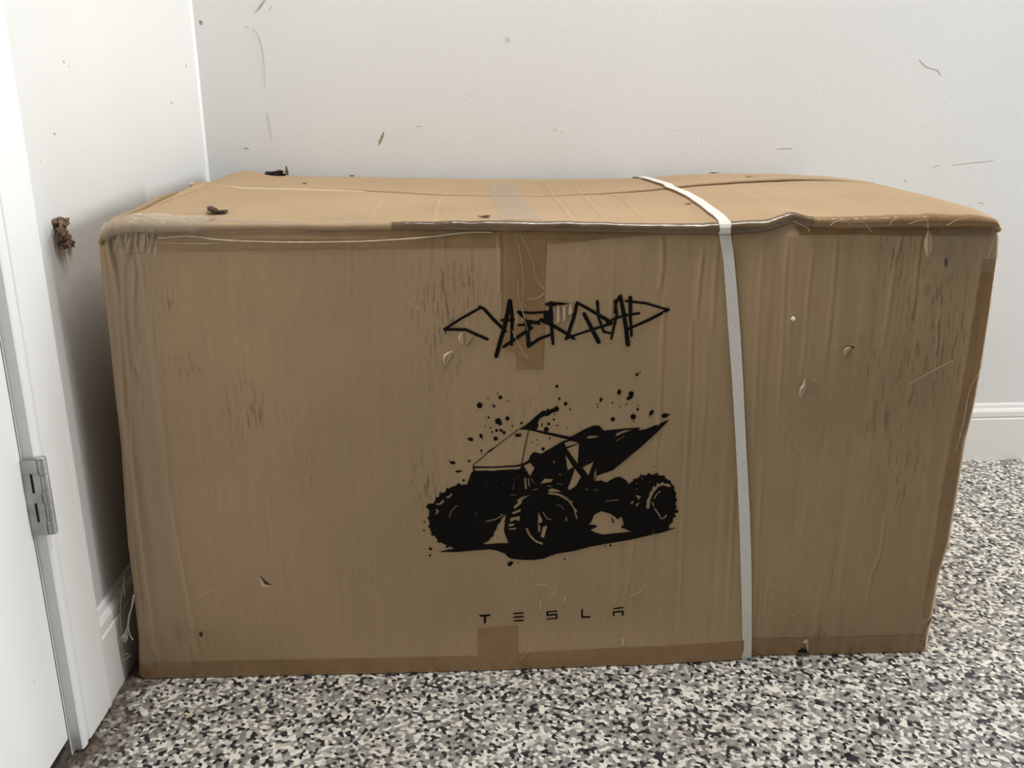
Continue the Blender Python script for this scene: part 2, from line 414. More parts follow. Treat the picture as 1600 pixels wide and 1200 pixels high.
def tab(pts):
    """(px,py) outline -> world x and z on the front plane"""
    q = np.array(fpl(pts)); return q
eL = tab([(212, 1060), (212, 1000), (203, 920), (195, 860), (190, 800), (184, 700), (175, 625), (169, 560), (160, 470), (152, 410), (150, 372), (152, 355)])
eR = tab([(1452, 1020), (1463, 950), (1471, 900), (1486, 850), (1501, 760), (1512, 690), (1526, 630), (1539, 560), (1550, 490), (1557, 440), (1563, 400), (1565, 352)])
def XL(z): return np.interp(z, eL[:, 1], eL[:, 0])
def XR(z): return np.interp(z, eR[:, 1], eR[:, 0])
rt_ = tab([(152, 356), (175, 347), (205, 345), (240, 347), (300, 348), (400, 350), (520, 351), (640, 348), (780, 346), (900, 347), (1000, 350), (1100, 350), (1135, 347), (1185, 345), (1215, 341), (1238, 338), (1260, 341), (1320, 340), (1400, 337), (1460, 335), (1530, 337), (1570, 346)])
rb_ = tab([(152, 372), (200, 362), (240, 362), (400, 358), (520, 359), (700, 359), (900, 362), (1000, 364), (1090, 366), (1135, 366), (1185, 364), (1215, 357), (1238, 351), (1260, 355), (1320, 356), (1400, 354), (1550, 354), (1570, 358)])
def ZT(x): return np.interp(x, rt_[:, 0], rt_[:, 1])
def ZB(x): return np.interp(x, rb_[:, 0], rb_[:, 1])
# pressed ridges of the corrugated board: pixel polylines, height (m), half width (m)
RIDGES = [
    ([(218, 395), (232, 500), (243, 600), (262, 775), (281, 880), (303, 990), (308, 1035)], .0022, .0034),
    ([(1035, 368), (1034, 420), (1030, 450), (1035, 466)], .0022, .0030), ([(1038, 462), (1034, 540), (1030, 640), (1026, 700)], .0016, .0030),
    ([(1098, 390), (1092, 440), (1088, 495)], .0015, .0025), ([(1080, 500), (1078, 600), (1070, 760), (1064, 900), (1058, 1010)], .0014, .0032),
    ([(1122, 372), (1116, 430), (1112, 520)], .0016, .0026), ([(1192, 385), (1186, 450), (1180, 560), (1178, 700)], .0015, .0028),
    ([(1231, 375), (1226, 430), (1222, 520), (1216, 640)], .0014, .0026), ([(1270, 390), (1262, 460), (1254, 560), (1250, 590)], .0016, .0026),
    ([(1308, 375), (1301, 440), (1294, 520), (1290, 560)], .0016, .0026), ([(1410, 362), (1404, 390), (1394, 415)], .0020, .0030),
    ([(1398, 412), (1390, 470), (1380, 540)], .0018, .0030), ([(1440, 370), (1434, 410), (1426, 500)], .0014, .0024), ([(1470, 425), (1466, 520), (1458, 620)], .0010, .0022),
    ([(905, 420), (903, 470), (902, 520)], .0010, .0030), ([(957, 400), (955, 470), (952, 540)], .0009, .0030), ([(780, 365), (781, 440), (780, 470)], .0014, .0028),
    ([(746, 400), (744, 520)], .0006, .003), ([(672, 370), (670, 470)], .0006, .003), ([(694, 365), (695, 450)], .0006, .003), ([(547, 375), (548, 480)], .0006, .0028),
    ([(1024, 700), (1022, 800), (1020, 870)], .0009, .003), ([(990, 830), (984, 900), (972, 960)], .0008, .003), ([(1146, 760), (1142, 860), (1136, 1000)], .0010, .003),
    ([(1190, 720), (1182, 860), (1178, 990)], .0016, .003), ([(1201, 900), (1195, 960)], .001, .003), ([(1265, 730), (1256, 800), (1250, 850)], .0010, .003),
    ([(1385, 800), (1375, 870), (1362, 900), (1352, 950)], .0010, .0026), ([(1300, 870), (1290, 950)], .0006, .0026),
    ([(1105, 520), (1100, 640), (1090, 760)], .0009, .003), ([(1228, 640), (1222, 700)], .0010, .003), ([(1288, 640), (1282, 690)], .001, .003),
    ([(176, 400), (186, 470), (190, 560), (194, 640)], .0022, .0030), ([(196, 396), (192, 430), (196, 520), (203, 600), (206, 700)], .0026, .0034), ([(208, 398), (212, 430), (208, 470), (212, 560)], .0018, .0026),
    ([(204, 700), (214, 800), (226, 900), (240, 1000), (246, 1034)], .0024, .0034), ([(192, 640), (199, 740), (210, 860), (222, 960)], .0020, .0030), ([(230, 400), (236, 470), (240, 540)], .0016, .0026),
    ([(178, 350), (182, 372), (178, 400)], .0035, .0028), ([(190, 350), (188, 372), (192, 396)], .0040, .0026), ([(202, 350), (206, 370), (201, 398)], .0035, .0028), ([(214, 350), (212, 375), (216, 394)], .0038, .0026), ([(224, 352), (228, 372), (224, 394)], .0035, .0026), ([(236, 352), (240, 370), (235, 392)], .0035, .0024), ([(168, 360), (170, 380), (176, 420)], .0035, .0026)]
RW_ = [(np.array(sorted([(z, x) for x, z in fpl(p)])), a, s) for p, a, s in RIDGES]
def D(X, Z):
    """how far the front face stands proud of its plane"""
    X = np.asarray(X, float); Z = np.asarray(Z, float)
    u = (X-XL(Z))/(XR(Z)-XL(Z)); u = np.clip(u, 0, 1)
    d = .004*np.sin(np.pi*u)*np.sin(np.pi*np.clip(Z/.7, 0, 1))
    low = np.exp(-(Z/.05)**2)
    d += low*np.interp(X, [.02, .2, .45, .80, .955, .972, 1.06, 1.25], [-.003, .0015, .006, .007, .0015, -.009, -.006, -.002])
    d += .0012*vnoise2(X, Z, 3, 7, 5) + .0005*vnoise2(X, Z, 4, 40, 9)
    right = np.clip((X-.70)/.2, 0, 1)
    d += right*(.0007*vnoise2(X, Z, 5, 95, 4) + .0008*vnoise2(X, Z, 6, 38, 3))
    for zx, a, s in RW_:
        x0 = np.interp(Z, zx[:, 0], zx[:, 1]); z0, z1 = zx[0, 0], zx[-1, 0]
        e = np.clip((Z-z0+.01)/.03, 0, 1)*np.clip((z1+.01-Z)/.03, 0, 1)
        t = (X-x0)/s
        d += a*e*(np.exp(-t*t) - .45*np.exp(-((t-1.7)/1.1)**2))
    # crushed corner top left: vertical pleats
    k = np.exp(-((X-XL(Z))/.055)**2)
    d += k*np.clip((Z-.60)/.06, 0, 1)*.0050*vnoise(X-.02*(Z-.6), 9, 85.)
    d += k*.0026*vnoise2(X, Z, 11, 95, 3.0)
    # dip under the rolled top edge
    d -= .004*np.clip((Z-(ZB(X)-.012))/.012, 0, 1)
    # rounded upright edges
    for s, r in ((X-XL(Z), .016), (XR(Z)-X, .010)):
        q = np.clip(1-s/r, 0, 1); d -= r*(1-np.sqrt(np.maximum(0, 1-q*q)))
    return d
def FY(X, Z): return Y0 - D(X, Z)

# scuffed places (px, py, rx, ry, strength)
SCUFF = [(270, 470, 16, 22, .7), (295, 570, 26, 26, .5), (385, 640, 34, 45, .8), (450, 655, 20, 22, .35), (478, 735, 16, 30, .8), (690, 500, 40, 80, 1.), (668, 755, 22, 40, .9),
         (735, 450, 26, 40, .8), (1400, 400, 40, 60, .7), (1460, 530, 60, 110, .9), (1395, 650, 50, 90, .7), (1410, 740, 40, 60, .8), (1360, 560, 30, 40, .6), (1295, 992, 24, 8, .8), (830, 640, 60, 30, .25),
         (290, 990, 30, 30, .5), (1290, 900, 20, 30, .3), (215, 560, 12, 90, .6), (1380, 690, 60, 40, .6), (235, 1000, 30, 60, .35), (650, 330, 30, 30, .3)]
SC = []
for px, py, rx, ry, s in SCUFF:
    x, z = fp(px, py); SC.append((x, z, rx*.00092, ry*.00098, s))
def scuff_at(X, Z):
    o = np.full(np.shape(X), .06)
    for x, z, a, b, s in SC: o = np.maximum(o, s*np.exp(-(((X-x)/a)**2+((Z-z)/b)**2)))
    return o
nu, nv = 780, 150
u = np.linspace(0, 1, nu)[None, :]; v = np.linspace(0, 1, nv)[:, None]
def front_pts(u, v):
    zz = v*.676 + 0*u
    X = XL(zz)+u*(XR(zz)-XL(zz)); Z = .001 + v*(ZB(X)+.004-.001)
    X = XL(Z)+u*(XR(Z)-XL(Z)); return X, Z
X, Z = front_pts(u, v)
V, F = grid(np.stack([X, FY(X, Z), Z], -1), .005)
sc = scuff_at(X, Z).reshape(-1)
front = mesh('front_panel', V, F, M_card, box, True, attrs={'scuff': np.concatenate([sc, sc*0])})

# ---- side and back panels
YB = -.032
def side(left):
    nu, nv = 60, 60
    s = np.linspace(0, 1, nu)[None, :]; yy = (Y0+.012 + s*(YB-.002-(Y0+.012)))[0]
    zt = np.array([top_z(float((XLT(q)+.004) if left else (XRT(q)-.004)), float(q)) for q in yy])-.0045
    zt = np.minimum(zt, np.where(yy < Y0+.03, .668, 1.))
    z = .001+np.linspace(0, 1, nv)[:, None]*(zt[None, :]-.001)
    y = yy[None, :] + 0*z
    if left:
        xr = XL(z)*(1-s)+s*(.055+.04*z/.68); x = xr + .001 + .006*vnoise2(y, z, 21, 14, 7)*np.sin(np.pi*s) + .0025*np.sin(np.pi*s)
        P = np.stack([x, y, z], -1)[:, ::-1]
    else:
        x = XR(np.minimum(z, .67))*(1-s) + s*(1.262) + (z/.68)**6*(XRT(y)-.002-(XR(np.minimum(z, .67))*(1-s)+s*1.262)) - .001 + .004*vnoise2(y, z, 22, 10, 7)*np.sin(np.pi*s); P = np.stack([x, y, z], -1)
    V, F = grid(P, .005)
    return mesh('side_panel', V, F, M_card, box, True, attrs={'scuff': np.full(len(V), .2)})
xs = np.linspace(.062, 1.266, 60)[None, :]; zs = np.linspace(.001, .672, 20)[:, None]
P = np.stack([xs+0*zs, YB+.003*np.sin(xs*3+zs*4), zs+0*xs], -1)[:, ::-1]
V, F = grid(P, .005); mesh('back_panel', V, F, M_card, box, True, attrs={'scuff': np.full(len(V), .1)})
mesh('bottom_flap', *box_vf(.04, 1.245, Y0+.008, YB-.006, .0012, .006), M_card, box)

# ---- top: front flap rolling over the edge, rear flap, seam between them
YS = -.405
seam_px = [(318, 289), (345, 291), (380, 296), (450, 297), (560, 299), (640, 302), (700, 306), (780, 307), (850, 307), (930, 304), (1000, 300), (1080, 292), (1150, 287), (1250, 283), (1300, 283), (1352, 286)]
sm = np.array([on_plane(p[0], p[1], 1, YS) for p in seam_px])
def ZS(x): return np.interp(x, sm[:, 0], sm[:, 2])
rear_px = [(345, 285), (365, 272), (385, 268), (402, 272), (430, 274), (520, 276), (650, 278), (850, 280), (1000, 278), (1060, 273), (1125, 271), (1200, 272), (1250, 274)]
rr_ = np.array([on_plane(p[0], p[1], 1, YB+.002) for p in rear_px])
def ZR(x): return np.interp(x, rr_[:, 0], rr_[:, 2])
def XLT(y): return np.interp(y, [Y0, -.74, -.58, -.43, -.2, -.03], [.066, .082, .090, .088, .080, .062])
def XRT(y): return np.interp(y, [Y0, -.75, -.70, -.60, -.50, -.37, -.2, -.03], [1.272, 1.286, 1.288, 1.279, 1.268, 1.262, 1.262, 1.266])
def crumple(x, y):
    """dents and pressed lines of the lid"""
    d = .0010*vnoise2(x, y, 31, 9, 9) + .0004*vnoise2(x, y, 32, 45, 14)
    for x0, a, y0, y1, sl in ((.50, .0012, -.80, -.41, .0), (.695, .0013, -.80, -.03, .02), (.745, .0012, -.79, -.03, .03), (.80, .0012, -.79, -.40, .03), (.845, .0014, -.42, -.03, .03), (.41, .0008, -.78, -.5, 0.), (.62, .001, -.4, -.03, 0.)):
        e = np.clip((y-y0)/.05, 0, 1)*np.clip((y1-y)/.05, 0, 1); t = (x-x0-sl*(y+.4))/.003
        d += a*e*(np.exp(-t*t)-.5*np.exp(-(t-1.8)**2))
    e = np.clip((y+.68)/.05, 0, 1)*np.clip((-.415-y)/.03, 0, 1); t = (x-(XLT(y)+.012+.05*np.clip(y+.60, 0, .2)))/.0045
    d = d + e*(-.0045*np.exp(-t*t)+.0030*np.exp(-((t+2.0)/1.2)**2))
    return d
def pinch(x):                                 # the fold where the edge is crushed beside the strap
    return np.exp(-((x-.985)/.022)**2)
def flap_front(x, s):
    """s in [0,1]: roll under -> over -> back to the seam"""
    k = .16
    q = np.clip(s/k, 0, 1); ang = np.pi*(-.62+1.12*q)          # around the roll
    zt = ZT(x); zb = ZB(x); r = (zt-zb)/2+.0006
    zc = (zt+zb)/2; ry = np.minimum(r, .0085)*(1+.12*vnoise(x, 41, 14))
    yr = Y0+.0035 - ry*np.cos(ang)*1.25 + .004*pinch(x); zr = zc+r*np.sin(ang)
    t = np.clip((s-k)/(1-k), 0, 1); yb = Y0+.0035
    yt = yb+(YS-yb)*t
    zl = zt+.0006+(ZS(x)-zt-.0006)*(t**.85) + .003*np.sin(np.pi*t)
    flat = s > k
    y = np.where(flat, yt, yr); z = np.where(flat, zl, zr)
    z = z+crumple(x, y)*np.where(flat, np.clip(t*12, 0, 1), 0)
    z = z+.0005*vnoise2(x, z, 43, 40, 60)*(~flat)
    z = z + pinch(x)*.004*np.sin(np.clip(s/.3, 0, 1)*np.pi)
    return y, z
def flap_grid(uu, s):
    uu = np.asarray(uu)[None, :]; s = np.asarray(s)[:, None]
    x = .066+uu*(1.272-.066)
    for _ in range(2):
        y, z = flap_front(x, s+0*x); x = XLT(y)+uu*(XRT(y)-XLT(y))
    y, z = flap_front(x, s+0*x)
    # rounded left end
    e = np.clip(1-(x-XLT(y))/.02, 0, 1); z = z-.010*(1-np.sqrt(np.maximum(0, 1-e*e)))*np.clip((-.46-y)/.1, 0, 1)
    e = np.clip(1-(XRT(y)-x)/.012, 0, 1); z = z-.006*(1-np.sqrt(np.maximum(0, 1-e*e)))
    # the seam edge curls up at the left end
    z = z+.006*np.clip((y-YS+.05)/.05, 0, 1)**2*np.exp(-((x-.10)/.07)**2)
    return np.stack([x, y, z], -1)
P = flap_grid(np.linspace(0, 1, 560), np.concatenate([np.linspace(0, .16, 26)[:-1], .16+(np.linspace(0, 1, 60)**1.15)*.84]))
V, F = grid(P, .0045); n0 = P.shape[0]*P.shape[1]
sc = np.full(len(V), .05); g = (np.exp(-((V[:, 0]-.50)/.06)**2-((V[:, 1]+.68)/.07)**2)*.6); sc = np.maximum(sc, g)
flapF = mesh('top_flap', V, F, M_card, box, True, attrs={'scuff': sc})
# rear flap
s = np.linspace(0, 1, 40)[:, None]; uu = np.linspace(0, 1, 320)[None, :]
y = YS+.004+(YB+.002-YS-.004)*s+0*uu; x = XLT(y)+uu*(XRT(y)-XLT(y))
lift = np.interp(x, [.06, .16, .24, .42, .56, .60, .68, .75, .9, 1.1, 1.2, 1.27], [-.006, -.003, .0012, .0016, .0010, .0, .0004, .0014, .0034, .0045, .002, -.001])
zsb = ZS(x)+lift
z = zsb+(ZR(x)-zsb)*s**1.2+.002*np.sin(np.pi*s)+crumple(x, y)
z = z-.008*np.clip((s-.97)/.03, 0, 1)**2
hump = np.exp(-((x-.105)/.035)**2)*np.clip((s-.35)/.5, 0, 1); z = z+.004*hump
P2 = np.stack([x, y, z], -1)
V, F = grid(P2, .0045)
flapR = mesh('top_flap', V, F, M_card, box, True, attrs={'scuff': np.full(len(V), .08)})
# inner end flaps, just seen through the seam and at the left end
def top_z(xx, yy):
    """height of the lid at a point"""
    if yy < YS:
        s_ = .16+.84*np.clip((yy-(Y0+.0035))/(YS-(Y0+.0035)), 0, 1); return float(flap_front(np.array(xx), np.array(s_))[1])
    s_ = np.clip((yy-YS-.004)/(YB+.002-YS-.004), 0, 1); l_ = np.interp(xx, [.06, .16, .24, .42, .56, .60, .68, .75, .9, 1.1, 1.2, 1.27], [-.006, -.003, .0012, .0016, .0010, .0, .0004, .0014, .0034, .0045, .002, -.001])
    zb = ZS(xx)+l_; return float(zb+(ZR(xx)-zb)*s_**1.2+.002*np.sin(np.pi*s_)+crumple(np.array(xx), np.array(yy))+.004*np.exp(-((xx-.105)/.035)**2)*np.clip((s_-.35)/.5, 0, 1))
sideL = side(True); sideR = side(False)
mesh('end_flap', *box_vf(.09, .45, -.78, -.05, .659, .663), M_card, box)
mesh('end_flap', *box_vf(.90, 1.25, -.78, -.05, .659, .663), M_card, box)
# pale torn lip along the left part of the seam
lp = [(299, 309), (303, 300), (311, 292.5), (326, 289), (350, 290.5), (380, 295), (420, 297), (470, 297.5), (520, 298), (570, 299)]
W3 = []
for i, (px, py) in enumerate(smooth_path(lp, 5)):
    q = on_plane(px, py, 1, YS-.008); W3.append((q[0], q[1], q[2]))
G = np.zeros((3, len(W3), 3))
for i, q in enumerate(W3):
    t = i/(len(W3)-1); hh = .0042*(1-t)**.6+.0006
    zt_ = top_z(q[0], YS-.008)
    G[0, i] = (q[0], q[1]-.0025, zt_-.0005); G[1, i] = (q[0], q[1]-.001, zt_+hh*.7); G[2, i] = (q[0], q[1]+.003, zt_+hh)
V, F = grid(G, .0012); mesh('torn_lip', V, F, M_edge, flapF, True)

# ---- tape: sheets laid on the surface
def front_sheet(name, quad, material, off=.0006, nu=60, nv=24, wob=.0006, thick=0., parent=box, clampz=True):
    """quad = TL, TR, BR, BL in picture pixels on the front face"""
    q = np.array(fpl(quad)); a = np.linspace(0, 1, nu)[None, :, None]; b = np.linspace(0, 1, nv)[:, None, None]
    XZ = (q[3]*(1-a)+q[2]*a)*(1-b)+(q[0]*(1-a)+q[1]*a)*b
    X, Z = XZ[..., 0].copy(), XZ[..., 1].copy()
    Z[0] += wob*vnoise(X[0], 51, 60); Z[-1] += wob*vnoise(X[-1], 52, 60)
    X[:, 0] += wob*vnoise(Z[:, 0], 53, 60); X[:, -1] += wob*vnoise(Z[:, -1], 54, 60)
    Z = np.maximum(Z, .0022); X = np.clip(X, XL(Z)+.0003, XR(Z)-.0003)
    V, F = grid(np.stack([X, FY(X, Z)-off, Z], -1), thick)
    return mesh(name, V, F, material, parent, True)
T_ = 'brown_tape'
front_sheet(T_, [(246, 366), (788, 358), (786, 386), (246, 393)], M_tape, nu=260)
front_sheet(T_, [(784, 359), (853, 360), (848, 576), (783, 540)], M_tape, off=.0009, nu=50, nv=60)
front_sheet(T_, [(806, 540), (849, 540), (848, 576), (807, 575)], M_tape, off=.0008, nu=40, nv=20)
front_sheet(T_, [(855, 361), (1092, 364), (1036, 366), (856, 381)], M_tape, nu=120)
front_sheet(T_, [(1242, 352), (1552, 352), (1545, 370), (1250, 366)], M_tape, nu=140)
front_sheet(T_, [(214, 1036), (748, 1021), (748, 1052), (214, 1062)], M_tape, nu=240)
front_sheet(T_, [(747, 981), (808, 976), (809, 1052), (748, 1054)], M_tape, off=.0009, nu=50, nv=40)
front_sheet(T_, [(808, 1017), (1158, 1001), (1160, 1034), (808, 1050)], M_tape, nu=200)
front_sheet(T_, [(1160, 1001), (1444, 993), (1450, 1024), (1160, 1030)], M_tape, nu=180)
for a, b in (([(1535, 404), (1563, 404)], [(1511, 560), (1540, 560)]), ([(1511, 560), (1540, 560)], [(1473, 758), (1502, 758)]), ([(1473, 758), (1502, 758)], [(1441, 965), (1463, 965)])):
    front_sheet(T_, [a[0], a[1], b[1], b[0]], M_tape, nu=30, nv=60, wob=0)
C_ = 'clear_tape'
front_sheet(C_, [(156, 352), (246, 349), (243, 395), (170, 398)], M_clear, off=.0016, nu=140, nv=30, wob=.003)
front_sheet('clear_film', [(160, 398), (240, 396), (262, 700), (186, 700)], M_film, off=.0014, nu=80, nv=80, wob=.002)
front_sheet('clear_film', [(186, 700), (262, 700), (300, 1040), (216, 1040)], M_film, off=.0014, nu=80, nv=80, wob=.002)
front_sheet('clear_film', [(1470, 356), (1560, 356), (1553, 424), (1466, 430)], M_film, off=.0015, nu=60, nv=40, wob=.002)
# clear tape over the lid seam
def top_sheet(name, corners, material, off, nu=30, nv=60):
    c = np.array(corners); a = np.linspace(0, 1, nu); b = np.linspace(0, 1, nv); V = np.zeros((nv, nu, 3))
    for j in range(nv):
        for i in range(nu):
            p = (c[3]*(1-a[i])+c[2]*a[i])*(1-b[j])+(c[0]*(1-a[i])+c[1]*a[i])*b[j]
            V[j, i] = (p[0], p[1], max(top_z(p[0], p[1]), top_z(p[0], YS-.001) if abs(p[1]-YS) < .012 else 0)+off)
    Vv, F = grid(V); return mesh(name, Vv, F, material, box, True)
top_sheet(C_, [(.588, -.175), (.638, -.175), (.648, -.785), (.590, -.785)], M_clear, .0010)
top_sheet('brown_tape', [(.115, -.765), (.30, -.768), (.30, -.786), (.115, -.784)], M_clear, .0008, 30, 8)

# ---- shiny tape wrapped over the rolled top edge
def roll_tape(name, u0_, u1_, s0, s1, material, off, n=160, wrinkle=0.):
    uu = np.linspace(u0_, u1_, n); ss = np.concatenate([np.linspace(s0, .16, 24)[:-1], np.linspace(.16, s1, 14)]) if s1 > .16 else np.linspace(s0, s1, 24)
    P = flap_grid(uu, ss)
    Nn = np.cross(np.gradient(P, axis=1), np.gradient(P, axis=0)); Nn /= np.maximum(np.linalg.norm(Nn, axis=2, keepdims=True), 1e-9)
    o = off + wrinkle*np.abs(vnoise2(P[..., 0], ss[:, None]+0*P[..., 0], 61, 95, 6))
    V, F = grid(P+Nn*o[..., None]); return mesh(name, V, F, material, box, True)
roll_tape('brown_tape', .315, .790, .012, .150, M_rolltape, .0006, 300, .0004)
roll_tape('brown_tape', .785, .996, .012, .152, M_tape, .0006, 200, .0008)
roll_tape('clear_tape', .03, .30, .012, .19, M_film, .0007, 140, .0006)
roll_tape('clear_tape', .004, .115, .012, .24, M_clear, .0012, 110, .0035)

# ---- white strapping band around the box
def strap():
    wd = .0155
    fpx = [(1131, 352), (1137, 400), (1141, 450), (1146, 520), (1151, 600), (1156, 700), (1161, 800), (1164, 880), (1166, 960), (1168, 1014)]
    path = []
    xz = fpl(fpx)
    xf = xz[0][0]; xr = .905
    # bottom run (rear -> front), front run upward, over the roll, top run, back run
    for t in np.linspace(0, 1, 6): path.append((xr+(xz[-1][0]-xr)*t, YB-.004+(Y0+.006-YB)*t, .0006, 'z'))
    for x_, z_ in xz[::-1]:
        path.append((x_, float(FY(np.array(x_), np.array(max(z_, .004))))-.0022-.0025*math.sin(math.pi*min(1, z_/.66)), max(z_, .0035), 'y'))
    zt = float(ZT(xf)); zb = float(ZB(xf))
    for ang in (-40, -15, 10, 35, 60, 85):
        g = math.radians(ang); r = (zt-zb)/2+.0018
        path.append((xf, Y0+.0035-.0125*math.cos(g), (zt+zb)/2+(r+.0005)*math.sin(g), 'y' if ang < 45 else 'z'))
    top_px = [(1122, 332), (1100, 322), (1075, 309), (1050, 296), (1022, 285), (1001, 278)]
    ty = np.linspace(Y0+.03, YB-.004, 26)
    for y_ in ty:
        t = (y_-Y0)/(YB-Y0); x_ = xf+(xr-xf)*t+.004*math.sin(6*t)*math.sin(math.pi*t)
        path.append((x_, y_, top_z(x_, y_)+.0030+.0012*math.sin(math.pi*t), 'z'))
    path.append((xr, YB+.0095, float(ZR(xr))-.004, 'y'))
    for z_ in np.linspace(.62, .02, 8): path.append((xr, YB+.0085, z_, 'y'))
    path.append((xr, YB+.006, .002, 'y'))
    pts = np.array([p[:3] for p in path]); n = len(pts); V = []
    for i in range(n):
        t = pts[(i+1) % n]-pts[(i-1) % n]; t /= np.linalg.norm(t)
        side = np.array([1., 0, 0]) - t*t[0]; side /= np.linalg.norm(side); nr = np.cross(side, t)
        k = 1+.06*math.sin(i*1.7)
        for a, b in ((-1, -1), (1, -1), (1, 1), (-1, 1)): V.append(pts[i]+side*a*wd*k/2+nr*b*.00045)
    F = [((i*4+k), (i*4+(k+1) % 4), (((i+1) % n)*4+(k+1) % 4), (((i+1) % n)*4+k)) for i in range(n) for k in range(4)]
    F = [tuple(reversed(f)) for f in F]
    prop(mesh('strap', V, F, M_strap, box), 'white woven plastic strapping band around the box')
strap()

# ---- printing: polygons triangulated onto the curved face
def inside(P, poly):
    x, y = P[:, 0], P[:, 1]; c = np.zeros(len(P), bool); q = np.array(poly); j = len(q)-1
    for i in range(len(q)):
        xi, yi = q[i]; xj, yj = q[j]
        if yi != yj:
            c ^= ((yi > y) != (yj > y)) & (x < (xj-xi)*(y-yi)/(yj-yi)+xi)
        j = i
    return c
def circle(cx, cy, r, n=14, ry=None, rot=0):
    ry = ry or r; o = []
    for k in range(n):
        g = 2*math.pi*k/n; a, b = r*math.cos(g), ry*math.sin(g)
        o.append((cx+a*math.cos(rot)-b*math.sin(rot), cy+a*math.sin(rot)+b*math.cos(rot)))
    return o
def stroke(pts, wd, w2=None, cap=True):
    out = []; n = len(pts)
    ws = [wd+(w2-wd)*i/(n-1) if w2 else wd for i in range(n)]
    for i in range(n-1):
        (x0, y0), (x1, y1) = pts[i], pts[i+1]; L = math.hypot(x1-x0, y1-y0) or 1; nx, ny = -(y1-y0)/L, (x1-x0)/L
        a, b = ws[i]/2, ws[i+1]/2
        out.append([(x0+nx*a, y0+ny*a), (x1+nx*b, y1+ny*b), (x1-nx*b, y1-ny*b), (x0-nx*a, y0-ny*a)])
    if cap:
        for (x, y), ww in zip(pts, ws): out.append(circle(x, y, ww/2, 9))
    return out
def print_mesh(name, ink, holes, conv, label, cell=.006, off=.00045, parent=None):
    ink = [[fp(*conv(*p)) for p in poly] for poly in ink]; holes = [[fp(*conv(*p)) for p in poly] for poly in holes]
    V, Ed = [], []
    for poly in ink+holes:
        n = len(V); V += poly; Ed += [(n+i, n+(i+1) % len(poly)) for i in range(len(poly))]
    A = np.array(V); lo, hi = A.min(0), A.max(0)
    for gx in np.arange(lo[0], hi[0], cell):
        for gz in np.arange(lo[1], hi[1], cell*2): V.append((gx+.0003, gz+.0002))
    r = delaunay_2d_cdt([Vector(p) for p in V], Ed, [], 0, 1e-6)
    P = np.array([tuple(p) for p in r[0]]); T = np.array([f for f in r[2]])
    Cn = P[T].mean(1); keep = np.zeros(len(T), bool)
    for poly in ink: keep |= inside(Cn, poly)
    for poly in holes: keep &= ~inside(Cn, poly)
    T = T[keep]; used = np.unique(T); remap = -np.ones(len(P), int); remap[used] = np.arange(len(used))
    P = P[used]; T = remap[T]
    W3 = np.stack([P[:, 0], FY(P[:, 0], P[:, 1])-off, P[:, 1]], -1)
    a, b, c = W3[T[:, 0]], W3[T[:, 1]], W3[T[:, 2]]
    flip = np.cross(b-a, c-a)[:, 1] > 0; T[flip] = T[flip][:, ::-1]
    return prop(mesh(name, W3, T, M_ink, parent or box, True), label)

